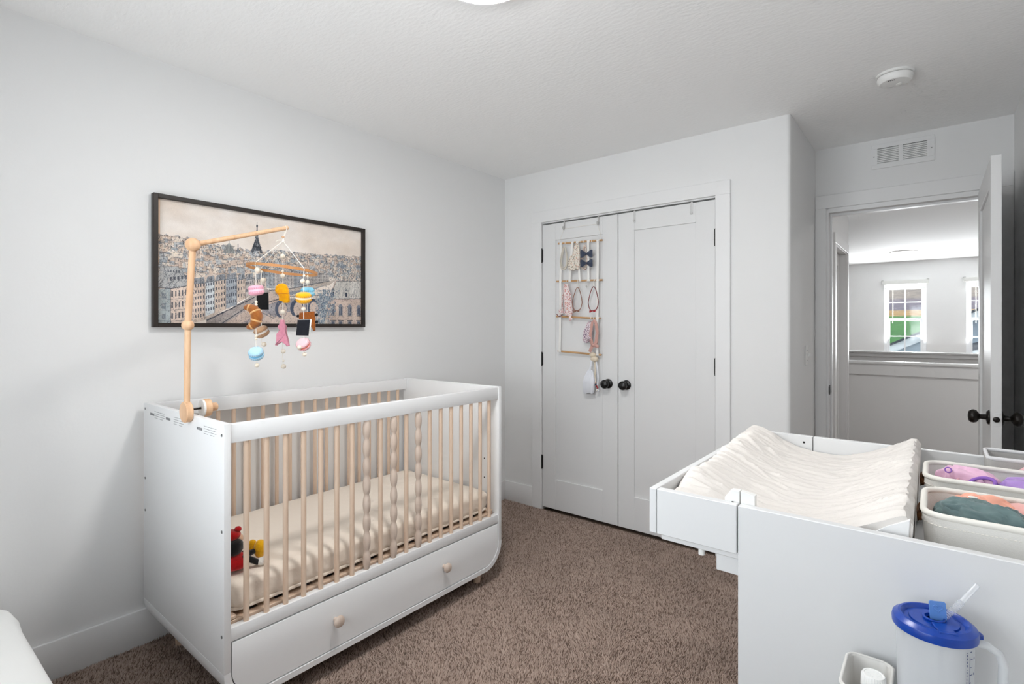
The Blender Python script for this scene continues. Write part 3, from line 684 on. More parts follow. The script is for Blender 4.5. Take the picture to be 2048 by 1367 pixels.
for k, z, r, ds in (('A', 1.531, .0115, .006), ('A', 1.409, .0055, 0), ('A', 1.399, .0055, 0), ('A', 1.279, .0052, 0), ('A', 1.269, .0052, 0), ('A', 1.168, .0085, .003),
                    ('B', 1.545, .005, 0), ('B', 1.510, .0100, .006), ('B', 1.359, .0090, 0), ('B', 1.242, .0105, .010), ('C', 1.600, .0100, 0), ('C', 1.540, .005, 0), ('C', 1.5216, .0092, 0),
                    ('C', 1.374, .0105, 0), ('C', 1.216, .0092, .003), ('C', 1.177, .004, .004), ('C', 1.155, .0100, .004), ('D', 1.515, .005, .002), ('D', 1.493, .0095, -.004),
                    ('D', 1.385, .0085, 0), ('D', 1.235, .0085, -.006), ('D', 1.207, .0082, .004), ('E', 1.505, .0095, 0), ('E', 1.53, .005, 0)):
    s, t = ST[k]; part('bead', B().sphere(hp(s+ds, t-(.025 if (k, z) == ('D', 1.235) else 0), z), r, n=12, m=8), 'bead', mob, 60)
def macaron(k, z, w, h, col, cream, tilt, roll, nm):
    s, t = ST[k]; ax = (Vector((0, 0, 1))+RGT*tilt-FWD*roll).normalized(); c = hp(s, t, z); r = w/2
    sh = lambda sg: [(.0, sg*h*.5), (r*.5, sg*h*.485), (r*.82, sg*h*.42), (r*.97, sg*h*.28), (r, sg*h*.18), (r*.97, sg*h*.10), (r*.8, sg*h*.08), (0, sg*h*.08)]
    mc = part('macaron', B().lathe(sh(1), c, ax, 24), felt(nm+'_felt', col), mob, 60)
    part('shell', B().lathe(sh(-1)[::-1], c, ax, 24), felt(nm+'_felt_b', col), mc, 60)
    part('filling', B().lathe([(0, -h*.09), (r*.93, -h*.09), (r*.97, 0), (r*.93, h*.09), (0, h*.09)], c, ax, 24), felt(nm+'_cream', cream), mc, 60)
    b = B(); u = ax.orthogonal().normalized(); v = ax.cross(u)
    for i in range(22):
        a = 2*math.pi*i/22; d = u*math.cos(a)+v*math.sin(a)
        for sg in (1, -1): b.cyl(c+d*r*.985+ax*sg*h*.10, c+d*r*1.0+ax*sg*h*.27, .0011, n=5)
    part('stitching', b, felt(nm+'_thread', tuple(x*.72 for x in col[:3])+(1,)), mc)
macaron('A', 1.454, .055, .040, srgb(244, 176, 196), srgb(246, 208, 224), -.12, .1, 'pink')
macaron('A', 1.212, .053, .044, srgb(178, 216, 238), srgb(120, 190, 228), .12, .75, 'sky')
macaron('B', 1.294, .056, .045, srgb(188, 150, 116), srgb(226, 220, 212), -.35, .45, 'coffee')
macaron('D', 1.4285, .057, .043, srgb(242, 176, 22), srgb(250, 232, 200), .06, .25, 'mango')
macaron('D', 1.246, .052, .038, srgb(244, 190, 196), srgb(240, 130, 112), -.25, 1.1, 'rose')
macaron('E', 1.4625, .056, .042, srgb(132, 204, 232), srgb(170, 226, 244), .05, .2, 'aqua')
# puffy felt shapes cut from an outline (a, b) in metres around a hanging point
def puffy(k, z, outline, thick, material, nm, ds=0, dt=0, yaw=0.0):
    s, t = ST[k]; u = (RGT*math.cos(yaw)+FWD*math.sin(yaw)); nrm = Vector((0, 0, 1)).cross(u)
    c = hp(s+ds, t+dt, z)
    return part(nm, B().prism(outline, lambda q: c+u*q[0]+Vector((0, 0, q[1]))-nrm*thick/2, lambda q: c+u*q[0]+Vector((0, 0, q[1]))+nrm*thick/2, thick*.42, 4), material, mob, 70)
puffy('B', 1.421, [(-.027, .035), (.029, .037), (.030, -.035), (-.026, -.034)], .006, felt('black_felt', srgb(14, 14, 15)), 'black_felt_square')
M['mustard'] = felt('mustard_felt', srgb(244, 178, 10), srgb(236, 160, 6))
cv = [(-.030, .008), (-.027, .026), (-.014, .038), (.002, .040), (.016, .034), (.024, .016), (.027, -.012), (.030, -.033), (.022, -.040), (.006, -.041), (-.004, -.024), (-.016, -.012)]
cr_ = puffy('C', 1.451, cv, .020, 'mustard', 'chef_hat')
s, t = ST['C']; b = B()
for i in range(14):
    a = -.024+.05*i/13; c = hp(s+a, t-.0108, 1.450); b.cyl(c+Vector((0, 0, .002)), c+RGT*.002-Vector((0, 0, .003)), .001, n=5)
for i in range(10): c = hp(s-.004+.003*(i % 5)*1.6, t-.0108, 1.441-.008*(i//5)); b.cyl(c, c+RGT*.002-Vector((0, 0, .003)), .0008, n=5)
part('stitching', b, felt('mustard_thread', srgb(205, 130, 10)), cr_)
tw = [(-.0075, .053), (.0085, .053), (.011, .026), (.015, .012), (.018, -.004), (.025, -.030), (.031, -.052), (.019, -.055), (.010, -.034), (.001, -.028), (-.009, -.034), (-.019, -.051), (-.028, -.050), (-.021, -.030), (-.013, -.004), (-.012, .012), (-.009, .024)]
puffy('C', 1.290, tw, .015, felt('pink_tower_felt', srgb(236, 160, 180), srgb(228, 148, 170)), 'pink_felt_tower', -.002)
br = [(-.034, .037), (.030, .042), (.033, .010), (.034, -.040), (.024, -.043), (.018, -.012), (-.014, -.012), (-.022, -.044), (-.036, -.040), (-.037, -.006)]
bo = puffy('E', 1.339, br, .013, felt('brown_felt', srgb(156, 88, 36), srgb(140, 76, 28)), 'brown_felt_arch')
for (ds, dz) in ((.038, .027), (-.040, .022), (-.041, -.018), (.039, -.003)):
    part('black_tab', B().sphere(hp(ST['E'][0]+ds, ST['E'][1], 1.339+dz), .0075, (1, 1, .9), 10, 8), 'dollblack', bo, 60)
bk = [(-.022, .031), (.026, .032), (.020, -.031), (-.029, -.030)]
puffy('D', 1.311, [(x*1.1+.002, y*1.04) for x, y in bk], .004, 'dollwhite', 'white_felt_backing', .0, .003)
puffy('D', 1.311, bk, .005, felt('navy_black_felt', srgb(22, 24, 32)), 'black_felt_card', .0, -.002)
# croissant: crescent of tapered rolls
s, t = ST['A']; cc = hp(s-.004, t-.004, 1.347); pth = []; rad = []
for i in range(33):
    q = i/32; a = R(112-205*q); pth.append(cc+RGT*(-.020+.034*math.cos(a)-.006)+Vector((0, 0, .037*math.sin(a)+.004))+FWD*0)
    rad.append(.0045+.0155*math.sin(math.pi*min(1, max(0, q*.92+.04)))**.8+.0012*abs(math.sin(q*5*math.pi)))
M['croiss'] = felt('croissant_felt', srgb(160, 98, 46), srgb(148, 86, 38)); M['croiss2'] = felt('croissant_stripe', srgb(216, 168, 112))
cb = part('croissant', B().tube(pth, rad, 16, side=tuple(FWD)), 'croiss', mob, 70)
for i in (5, 12, 20, 27):
    part('stripe', B().tube([pth[i]+(pth[i+1]-pth[i])*q for q in (-.5, 0, .5, 1.1)], [rad[i]*1.0, rad[i]*1.07, rad[i]*1.07, rad[i+1]*1.0], 16, side=tuple(FWD)), 'croiss2', cb, 70)

# ================================================================== FRAMED PICTURE
FY0, FY1, FZ0, FZ1 = -2.319, -1.280, 1.313, 1.874
fr = thing('framed_picture', 'black framed watercolour of a grey city with a tower on the left wall', 'picture', (0, (FY0+FY1)/2, FZ0))
fw_, fd = .018, .030
part('frame_side', B().box(.0005, fd, FY0, FY0+fw_, FZ0, FZ1, .0012, 1), 'frame', fr); part('frame_side', B().box(.0005, fd, FY1-fw_, FY1, FZ0, FZ1, .0012, 1), 'frame', fr)
part('frame_side', B().box(.0005, fd, FY0+fw_, FY1-fw_, FZ0, FZ0+fw_, .0012, 1), 'frame', fr); part('frame_side', B().box(.0005, fd, FY0+fw_, FY1-fw_, FZ1-fw_, FZ1, .0012, 1), 'frame', fr)
part('backing', B().box(.0005, .010, FY0+fw_, FY1-fw_, FZ0+fw_, FZ1-fw_), 'dark', fr)
def paint_city():
    W, H = 620, 336; rg = np.random.default_rng(5)
    U, V = np.meshgrid((np.arange(W)+.5)/W, (np.arange(H)+.5)/H, indexing='ij')
    img = np.zeros((W, H, 3)); S = lambda r, g, b: np.array((r, g, b), float)
    n1 = vnoise(U*7, V*5, 1, 4); n2 = vnoise(U*22, V*14, 2, 3)
    img[:] = S(222, 211, 201); img += n1[..., None]*S(10, 16, 22)+n2[..., None]*8
    img[U < .012] = S(222, 190, 160)
    def poly(pts, col, al=1.0, grain=14):
        pts = [(p[0], p[1]) for p in pts]; ins = np.zeros((W, H), bool); j = len(pts)-1
        for i in range(len(pts)):
            (xi, yi), (xj, yj) = pts[i], pts[j]
            if yi != yj: ins ^= ((yi > V) != (yj > V)) & (U < (xj-xi)*(V-yi)/(yj-yi)+xi)
            j = i
        c = S(*col)+n2[ins][:, None]*grain*2; img[ins] = img[ins]*(1-al)+c*al
    def line(x0, y0, x1, y1, col=(58, 62, 72), al=.8, th=1):
        n = int(max(abs(x1-x0)*W, abs(y1-y0)*H)*1.5)+2; q = np.linspace(0, 1, n)
        xs = ((x0+(x1-x0)*q)*W).astype(int); ys = ((y0+(y1-y0)*q)*H).astype(int)
        for dx in range(th):
            for dy in range(th):
                a = np.clip(xs+dx, 0, W-1); b = np.clip(ys+dy, 0, H-1); img[a, b] = img[a, b]*(1-al)+S(*col)*al
    def rect(x0, x1, y0, y1, col, al=1.): poly([(x0, y0), (x1, y0), (x1, y1), (x0, y1)], col, al, 6)
    pal = [(206, 184, 166), (198, 176, 160), (214, 200, 186), (168, 172, 176), (186, 188, 190), (190, 166, 148), (148, 156, 164), (220, 206, 190)]
    skx = [0, .118, .211, .285, .327, .374, .45, .532, .6, .72, .85, 1.0]; sky = [.715, .71, .675, .69, .685, .675, .67, .70, .70, .705, .715, .735]
    # far town: many small blocks from the skyline downwards
    for k in range(1500):
        u = rg.random(); top = np.interp(u, skx, sky); lo = np.interp(u, [0, .12, .3, .5, .7, 1], [.42, .40, .42, .50, .54, .48])
        q = rg.random()**1.0; v = top-(top-lo)*q-.0; ww = .010+.022*rg.random()*(.5+q); hh = .014+.035*rg.random()*(.5+q)
        c = pal[rg.integers(len(pal))]; rect(u-ww/2, u+ww/2, v-hh, v, c, .8)
        if rg.random() < .8: line(u-ww/2, v, u+ww/2, v, (72, 72, 78), .65)
        if rg.random() < .6: line(u+ww/2, v, u+ww/2, v-hh, (80, 78, 82), .6)
        if rg.random() < .35: poly([(u-ww/2, v), (u+ww/2, v), (u, v+.012)], (120, 124, 132), .6)
        for w_ in range(int(rg.integers(0, 4))): x = u-ww/2+ww*rg.random(); line(x, v-hh*.3, x, v-hh*.6, (66, 66, 74), .7)
    for k in range(900):
        u = rg.random(); v = np.interp(u, skx, sky)-.26*rg.random(); line(u, v, u+.012*(rg.random()-.5), v-.014*rg.random(), (52, 54, 62), .75)
    # dome and spire
    poly([(.262, .62), (.312, .62), (.306, .665), (.298, .69), (.288, .712), (.278, .69), (.268, .665)], (150, 152, 150)); line(.288, .712, .288, .735, th=1)
    for k in range(7): line(.265+.007*k, .62, .272+.005*k, .69, (60, 64, 70), .7)
    poly([(.318, .63), (.336, .63), (.330, .67), (.3275, .73), (.325, .67)], (120, 124, 130))
    # tower
    poly([(.385, .645), (.398, .645), (.403, .668), (.426, .668), (.431, .645), (.443, .645), (.434, .70), (.424, .76), (.4175, .86), (.4165, .93), (.4145, .93), (.4125, .86), (.405, .76), (.394, .70)], (78, 82, 90))
    for k in range(46):
        v = .66+.2*rg.random(); hw = np.interp(v, [.645, .70, .76, .86], [.028, .02, .009, .002]); u = .4145+(rg.random()-.5)*2*hw; line(u, v, u+.008*(rg.random()-.5), v-.018, (178, 180, 182) if rg.random() < .35 else (40, 44, 52), .8)
    line(.396, .70, .434, .70, (46, 50, 58), .9, 2); line(.406, .76, .424, .76, (46, 50, 58), .9, 1); rect(.4115, .4195, .885, .905, (60, 64, 72))
    # quay houses in the middle distance
    poly([(.42, .50), (.56, .53), (.72, .535), (.80, .50), (.80, .40), (.62, .355), (.50, .33), (.42, .33)], (176, 170, 166)); poly([(.44, .50), (.50, .515), (.50, .33), (.44, .34)], (140, 148, 156), .8); poly([(.60, .53), (.66, .535), (.66, .37), (.60, .355)], (150, 156, 164), .7)
    for r_ in range(4):
        for k in range(58):
            u = .424+.37*k/58; y = np.interp(u, [.42, .8], [.345+.045*r_, .415+.028*r_]); line(u, y, u, y+.022-.008*(u-.42), (56, 60, 70), .75)
    for k in range(16): u = .43+.36*k/16; line(u, np.interp(u, [.42, .62, .8], [.33, .355, .40]), u, np.interp(u, [.42, .56, .8], [.5, .53, .5]), (70, 72, 80), .6)
    for k in range(70): u = .42+.38*rg.random(); v = .50+.03*rg.random(); line(u, v, u+.012, v+.004, (60, 64, 72), .8)
    # left street block receding
    poly([(.13, .33), (.20, .42), (.33, .43), (.46, .43), (.46, .33), (.40, .27), (.30, .155), (.19, .03), (.13, .0)], (192, 176, 164))
    for a, b_, ya0, yb0, c in ((.132, .185, .325, .0, (206, 184, 168)), (.187, .225, .345, .06, (198, 204, 208)), (.227, .272, .365, .09, (202, 182, 166)), (.274, .322, .385, .13, (150, 158, 168)), (.324, .36, .385, .19, (196, 178, 164)), (.362, .40, .39, .24, (176, 170, 168)), (.402, .45, .40, .28, (188, 174, 162))):
        poly([(a, ya0), (b_, ya0+.02), (b_, yb0+.035), (a, yb0)], c, .95); line(a, ya0, b_, ya0+.02, th=2); line(b_, ya0+.02, b_, yb0+.035, (62, 64, 72), .8)
        poly([(a, ya0), (b_, ya0+.02), (b_-.004, ya0+.07), (a+.008, ya0+.05)], (138, 144, 152), .9)
        for k in range(10): x = a+(b_-a)*rg.random(); line(x, ya0+.01, x+.003, ya0+.055, (70, 74, 82), .7)
        nr = int((ya0-yb0)/.052); nc = max(3, int((b_-a)/.0095))
        for i in range(nr):
            for j in range(nc):
                x = a+(b_-a)*(j+.5)/nc; y = yb0+.03+(ya0-yb0-.02)*(i+.2)/nr+.02*(x-a)/(b_-a); rect(x-.0022, x+.0022, y, y+.026, (66, 70, 82), .85)
    # near left block with mansard roof
    poly([(.0, .275), (.05, .28), (.05, .0), (.0, .0)], (158, 166, 168)); poly([(.05, .28), (.135, .315), (.135, .0), (.05, .0)], (206, 186, 172))
    poly([(.0, .29), (.05, .285), (.138, .325), (.118, .375), (.078, .465), (.012, .46)], (170, 170, 170))
    for k in range(70): u = .005+.12*rg.random(); v = .30+.13*rg.random(); line(u, v, u-.012, v-.05*rg.random(), (96, 98, 104), .7)
    line(.0, .285, .05, .28, th=2); line(.05, .28, .138, .32, th=2); line(.05, .28, .05, .0); line(.012, .46, .078, .465); line(.078, .465, .138, .325); line(.05, .285, .024, .46)
    for k in range(5): x = .052+.014*k; rect(x-.004, x+.004, .345+.006*k, .375+.006*k, (70, 74, 84), .85)
    for k in range(5): x = .042+.010*k; rect(x-.003, x+.003, .415, .435, (80, 84, 92), .8)
    for i in range(3):
        rect(.018, .032, .03+.085*i, .075+.085*i, (110, 118, 126), .9); line(.0, .018+.088*i, .05, .018+.088*i, (62, 64, 70), .8); line(.05, .018+.088*i, .135, .03+.094*i, (62, 64, 70), .8)
        for j in range(6): x = .057+.013*j; rect(x-.003, x+.003, .035+.09*i+.004*j, .082+.09*i+.004*j, (62, 66, 78), .85)
    # quay road and river
    poly([(.19, .0), (.28, .0), (.42, .19), (.475, .31), (.46, .33), (.39, .255), (.30, .14), (.19, .035)], (160, 150, 146)); poly([(.27, .0), (.73, .0), (.74, .20), (.60, .235), (.52, .25), (.475, .31), (.42, .19)], (192, 172, 160))
    for k in range(40): q = rg.random(); line(.19+.24*q, .02+.24*q+.01*rg.random(), .205+.24*q, .035+.245*q, (56, 62, 74), .85, 2)
    line(.255, .0, .40, .19, (70, 76, 86), .85, 2); line(.36, .0, .45, .17, (86, 90, 100), .8, 2); poly([(.34, .0), (.42, .0), (.50, .14), (.47, .16)], (150, 140, 142), .6)
    poly([(.475, .31), (.60, .345), (.80, .44), (.84, .455), (.80, .40), (.64, .315), (.52, .25)], (176, 164, 154)); poly([(.50, .285), (.58, .31), (.72, .36), (.79, .41), (.70, .33), (.60, .285), (.52, .262)], (120, 128, 138), .85)
    line(.475, .31, .60, .345, (52, 58, 70), .9, 2); line(.60, .345, .80, .44, (70, 76, 86), .8, 2)
    # bridge with arches
    poly([(.47, .18), (.56, .245), (.72, .25), (.80, .30), (.80, .26), (.74, .10), (.70, .06), (.66, .09), (.60, .13), (.55, .10), (.50, .06), (.44, .12)], (142, 140, 146), .85)
    def arch(cx, cy, rx, ry, c1, c2):
        e = ((U-cx)/rx)**2+((V-cy)/ry)**2; img[(e < 1)] = S(*c1); e2 = ((U-cx-rx*.22)/(rx*.72))**2+((V-cy+ry*.08)/(ry*.78))**2; img[e2 < 1] = S(*c2)+n2[e2 < 1][:, None]*14
    arch(.535, .14, .032, .085, (78, 86, 104), (188, 170, 160)); arch(.617, .15, .036, .09, (70, 80, 100), (192, 172, 160)); arch(.703, .165, .034, .085, (66, 76, 96), (196, 176, 164))
    line(.47, .20, .58, .265, (56, 62, 72), .8, 2); line(.58, .265, .75, .285, (56, 62, 72), .8, 2); line(.44, .10, .55, .0, (90, 96, 108), .7, 2)
    poly([(.40, .0), (.70, .0), (.66, .06), (.58, .085), (.50, .05)], (196, 176, 164), .85)
    # right block, tree and roof
    poly([(.80, .27), (.835, .45), (.99, .47), (1, .47), (1, .0), (.785, .0), (.785, .25)], (192, 172, 160)); poly([(.806, .265), (.842, .445), (1, .462), (1, .27)], (196, 192, 186))
    for k in range(46): u = .815+.18*rg.random(); line(u, .275+.03*rg.random(), u+.012, .30+.14*rg.random(), (128, 128, 130), .6)
    line(.785, .252, 1, .272, (46, 50, 58), .95, 3); line(.785, .235, 1, .254, (60, 64, 72), .8, 1); line(.842, .445, 1, .462, (70, 72, 80), .8, 2); line(.806, .265, .842, .445, (60, 64, 72), .9, 1)
    for x in (.822, .905): rect(x-.011, x+.011, .285, .345, (198, 194, 188)); rect(x-.007, x+.007, .288, .332, (62, 68, 84)); poly([(x-.013, .345), (x+.013, .345), (x, .372)], (120, 124, 130))
    for x in (.822, .868, .926, .984):
        rect(x-.014, x+.014, .085, .19, (206, 196, 186)); rect(x-.0105, x+.0105, .092, .178, (76, 84, 102)); e = ((U-x)/.0125)**2+((V-.180)/.028)**2; img[(e < 1) & (V > .18)] = S(120, 126, 138)
        line(x-.014, .085, x+.014, .085, (50, 54, 62), .9, 2); line(x-.014, .085, x-.014, .19); line(x+.014, .085, x+.014, .19); line(x, .092, x, .178, (180, 182, 184), .8)
        rect(x-.013, x+.013, .0, .035, (150, 146, 146)); line(x-.016, .038, x+.016, .038, (54, 58, 66), .9, 2); rect(x-.008, x+.008, .0, .026, (90, 96, 110))
    for k in range(900):
        u = .755+.028*rg.standard_normal(); v = .34*rg.random(); u += .03*(v/.34); c = [(104, 122, 140), (132, 148, 160), (84, 98, 116), (160, 168, 172)][rg.integers(4)]; line(u, v, u+.006*(rg.random()-.5), v+.016*rg.random(), c, .85, 2)
    poly([(.77, .0), (.79, .0), (.79, .12), (.782, .10)], (196, 182, 170), .8)
    for k in range(420):
        u = .82+.18*rg.random(); v = .455+.16*rg.random()**1.5; c = [(176, 166, 156), (150, 154, 158), (104, 110, 118), (206, 194, 182)][rg.integers(4)]; line(u, v, u+.008*(rg.random()-.5), v+.018*rg.random(), c, .8, 2)
    for k in range(5): u = .70+.28*rg.random(); v = .57+.06*rg.random(); rect(u, u+.022, v, v+.03, (116, 126, 138), .8)
    for k in range(5200):
        u = rg.random(); v = rg.random()*np.interp(u, skx, sky); line(u, v, u+.011*(rg.random()-.5), v-.014*rg.random(), (56, 58, 66) if rg.random() < .7 else (222, 208, 194), .45)
    img = np.clip((img*.93+img.mean(-1, keepdims=True)*.07)*1.04+(rg.random((W, H, 1))-.5)*8, 0, 255)/255
    return np.where(img <= .04045, img/12.92, ((img+.055)/1.055)**2.4)
img = paint_city(); W_, H_ = img.shape[:2]
ya, yb, za, zb = FY0+fw_, FY1-fw_, FZ0+fw_, FZ1-fw_
gu, gv = np.meshgrid(np.linspace(ya, yb, W_), np.linspace(za, zb, H_), indexing='ij')
Vv = np.stack([np.full_like(gu, .0125), gu, gv], -1).reshape(-1, 3)-np.array(ORG[fr])
ii, jj = np.meshgrid(np.arange(W_-1), np.arange(H_-1), indexing='ij'); a = (ii*H_+jj).ravel()
Fq = np.stack([a, a+H_, a+H_+1, a+1], -1).astype(np.int32)
me = bpy.data.meshes.new('canvas_print'); me.vertices.add(len(Vv)); me.vertices.foreach_set('co', Vv.astype(np.float32).ravel())
me.loops.add(Fq.size); me.loops.foreach_set('vertex_index', Fq.ravel()); me.polygons.add(len(Fq)); me.polygons.foreach_set('loop_start', np.arange(0, Fq.size, 4, dtype=np.int32)); me.update()
at = me.color_attributes.new('paint', 'FLOAT_COLOR', 'POINT'); cc = np.ones((len(Vv), 4), np.float32); cc[:, :3] = img.reshape(-1, 3); at.data.foreach_set('color', cc.ravel())
m = mat('printed_canvas', (1, 1, 1, 1), .7, .25, bump=(900, .08, .001)); vc = m.node_tree.nodes.new('ShaderNodeVertexColor'); vc.layer_name = 'paint'
m.node_tree.links.new(vc.outputs[0], m.node_tree.nodes['Principled BSDF'].inputs['Base Color']); me.materials.append(m)
o = bpy.data.objects.new('canvas_print', me); link(o, fr); o['label'] = 'watercolour print of city roofs, river and tower'

# ================================================================== CEILING AND WALL FIXTURES
dt_ = thing('smoke_detector', 'round white smoke detector on the ceiling near the doorway', 'smoke detector', (2.415, -.192, HC-.045))
o3 = (2.415, -.192, HC-.0005)
part('base', B().lathe([(0, 0), (.070, 0), (.070, -.007), (.066, -.0105), (0, -.0105)], o3, (0, 0, 1), 40), 'plasticdet', dt_)
part('vent_ring', B().lathe([(0, -.0105), (.060, -.0105), (.060, -.014), (0, -.014)], o3, (0, 0, 1), 40), 'greyfab', dt_)
part('cover', B().lathe([(0, -.014), (.066, -.014), (.0665, -.020), (.063, -.034), (.056, -.041), (.03, -.043), (0, -.043)], o3, (0, 0, 1), 40), 'plasticdet', dt_)
part('test_button', B().lathe([(0, -.042), (.012, -.042), (.012, -.045), (.009, -.0462), (0, -.0462)], (2.43, -.175, HC-.0005), (0, 0, 1), 20), 'plasticdet', dt_)
part('seam', B().box(2.385, 2.46, -.158, -.1565, HC-.0445, HC-.042), 'greyfab', dt_)
for k in range(4): part('sounder_slot', B().box(2.392+k*.007, 2.396+k*.007, -.236, -.230, HC-.0432, HC-.040), 'dark', dt_)

vt = thing('return_air_vent', 'white louvred air vent above the bedroom doorway', 'vent', (2.406, YE, 2.262))
VX0, VX1, VZ0, VZ1 = 2.258, 2.554, 2.262, 2.408; yv = YE-.0005
b = B(); b.box(VX0, VX1, yv-.006, yv, VZ0, VZ0+.026, .001, 1); b.box(VX0, VX1, yv-.006, yv, VZ1-.026, VZ1, .001, 1)
b.box(VX0, VX0+.028, yv-.006, yv, VZ0+.026, VZ1-.026); b.box(VX1-.034, VX1, yv-.006, yv, VZ0+.026, VZ1-.026); b.box(2.389, 2.409, yv-.006, yv, VZ0+.026, VZ1-.026)
part('faceplate', b, 'trim', vt)
part('duct_shade_sheet', B().box(VX0+.028, VX1-.034, yv-.0012, yv, VZ0+.026, VZ1-.026), 'dark', vt)  # solid dark sheet behind the louvres, the duct's shade put in as colour
for (xa, xb) in ((VX0+.028, 2.389), (2.409, VX1-.034)):
    for k in range(9):
        z = VZ0+.030+k*.0103
        part('louvre', B().prism([(0, 0), (-.0055, -.0055), (-.0055, -.0005), (0, .0055)], lambda q: (xa, yv-.0012+q[0], z+q[1]), lambda q: (xb, yv-.0012+q[0], z+q[1])), 'trim', vt)
for x in (VX0+.012, VX1-.014): part('screw', B().lathe([(0, 0), (.0035, 0), (.003, .0015), (0, .002)], (x, yv-.006, 2.335), (0, -1, 0), 10), 'chrome', vt)

sw = thing('light_switch', 'white toggle light switch on the return wall beside the doorway', 'light switch', (1.96, .438, 1.088))
part('plate', B().box(1.9605, 1.966, .402, .474, 1.088, 1.206, .002, 2), 'plasticw', sw)
part('toggle', B().prism([(0, -.010), (.004, -.011), (.0165, .004), (.0155, .012), (0, .010)], lambda q: (1.966+q[0], .433, 1.147+q[1]), lambda q: (1.966+q[0], .443, 1.147+q[1])), 'plasticw', sw)
for z in (1.117, 1.177): part('screw', B().lathe([(0, 0), (.0032, 0), (.0028, .001), (0, .0012)], (1.966, .438, z), (1, 0, 0), 10), 'chrome', sw)

# ================================================================== HAIR ACCESSORY HANGER ON THE CLOSET DOOR
YD = -.004                       # door face
yr = YD-.019                     # rod plane
org = thing('accessory_hanger', 'hanging organiser of wooden rods and white ribbons on the left closet door', 'organiser', (.67, YD, 1.13))
RODS = [(.505, .852, 1.898, 1.886), (.492, .852, 1.634, 1.624), (.489, .838, 1.389, 1.371), (.503, .846, 1.146, 1.130)]
def rod_z(k, x): a, b_, za, zb = RODS[k]; return za+(zb-za)*(x-a)/(b_-a)
for a, b_, za, zb in RODS: part('rod', B().cyl((a, yr, za), (b_, yr, zb), .0062, n=12), 'dowel', org)
def ribbon(pts, w=.017): part('ribbon', B().tube(pts, w/2, 8, False, .10, (1, 0, 0)), 'ribbon', org)
def loopr(k, x, w=.011):
    part('ribbon_loop', B().tube([(x-w, yr, rod_z(k, x)), (x+w, yr, rod_z(k, x))], .0074, 12), 'ribbon', org)
for x0, x1 in ((.530, .520), (.822, .818)):
    xs = [x0+(x1-x0)*q/3 for q in range(4)]
    for k in range(3): ribbon([(xs[k], yr-.0085, rod_z(k, xs[k])), (xs[k]+.001, yr-.008, (rod_z(k, xs[k])+rod_z(k+1, xs[k+1]))/2), (xs[k+1], yr-.0085, rod_z(k+1, xs[k+1]))])
    for k in range(4): loopr(k, xs[k])
for x0, x1 in ((.625, .603), (.664, .684), (.750, .752)):
    ribbon([(x0, yr-.0085, rod_z(0, x0)), ((x0+x1)/2, yr-.009, 1.76), (x1, yr-.0085, rod_z(1, x1))]); loopr(0, x0); loopr(1, x1)
HK = [(.545, 2.047), (.815, 2.047)]
for x, z in HK:
    h = B(); h.tube([(x, .006, z+.0035), (x, YD-.004, z+.0035), (x, YD-.004, z-.045), (x, YD-.012, z-.056), (x, YD-.019, z-.045), (x, YD-.019, z-.032)], .006, 6, False, .3, (1, 0, 0)); part('door_hook', h, 'greyfab', org)
part('hanging_cord', B().tube([(.512, yr, 1.905), (.53, yr+.002, 1.955), (.545, YD-.012, 1.994), (.56, YD-.010, 1.999), (.68, YD-.009, 2.0005), (.80, YD-.010, 2.0), (.815, YD-.012, 1.996), (.828, yr+.001, 1.955), (.846, yr, 1.895)], .0013, 6), 'string', org)
for k, x in ((0, .565), (0, .685), (0, .715), (0, .775), (1, .575), (1, .665), (1, .735), (1, .80), (2, .77), (2, .79), (3, .77)):
    z = rod_z(k, x); part('hair_tie', B().tube([(x, yr+.0072*math.cos(a), z+.0072*math.sin(a)) for a in [2*math.pi*i/12 for i in range(12)]], .0022, 6, True), 'string', org)
# closet door plain hooks on the right door
for x, lb in ((1.074, 'clear plastic hook over the right closet door near its left side'), (1.438, 'clear plastic hook over the right closet door near its hinges')):
    t = thing('door_hook', lb, 'hook', (x, YD, 2.0))
    part('strap', B().tube([(x, .004, 2.0515), (x, YD-.0015, 2.0515), (x, YD-.0025, 2.02), (x, YD-.0025, 1.985)], .007, 6, False, .16, (1, 0, 0)), 'hookcl', t)
    part('hook_tip', B().tube([(x, YD-.003, 1.987), (x, YD-.008, 1.980), (x, YD-.013, 1.986), (x, YD-.014, 1.994)], .006, 6, False, .25, (1, 0, 0)), 'hookcl', t)
# ---- fabrics
M['cream'] = mat('cream_knit', srgb(226, 220, 208), .9, .15, sheen=.3, bump=(600, .3, .002))
M['flora'] = spots('cream_floral_cloth', srgb(232, 224, 212), [srgb(60, 60, 66), srgb(190, 120, 90), srgb(150, 140, 110)], 95, .26)
M['florb'] = spots('rust_floral_cloth', srgb(226, 210, 198), [srgb(178, 110, 84), srgb(120, 84, 76)], 90, .30)
M['florc'] = spots('pink_floral_cloth', srgb(236, 224, 222), [srgb(205, 140, 140), srgb(222, 170, 150), srgb(190, 110, 120)], 70, .30)
M['flord'] = spots('plum_floral_cloth', srgb(222, 210, 214), [srgb(120, 80, 110), srgb(170, 110, 130), srgb(90, 80, 110)], 100, .30)
M['navy'] = mat('slate_blue_cloth', srgb(66, 74, 92), .9, .15, sheen=.3, bump=(500, .3, .002))
M['blush'] = mat('dusty_pink_cloth', srgb(202, 158, 148), .9, .15, sheen=.3, bump=(500, .3, .002))
M['brownc'] = mat('brown_cord', srgb(150, 112, 98), .8, .2); M['redc'] = mat('rosewood_red_cord', srgb(142, 84, 84), .8, .2); M['redd'] = mat('red_bow', srgb(168, 60, 66), .8, .2)
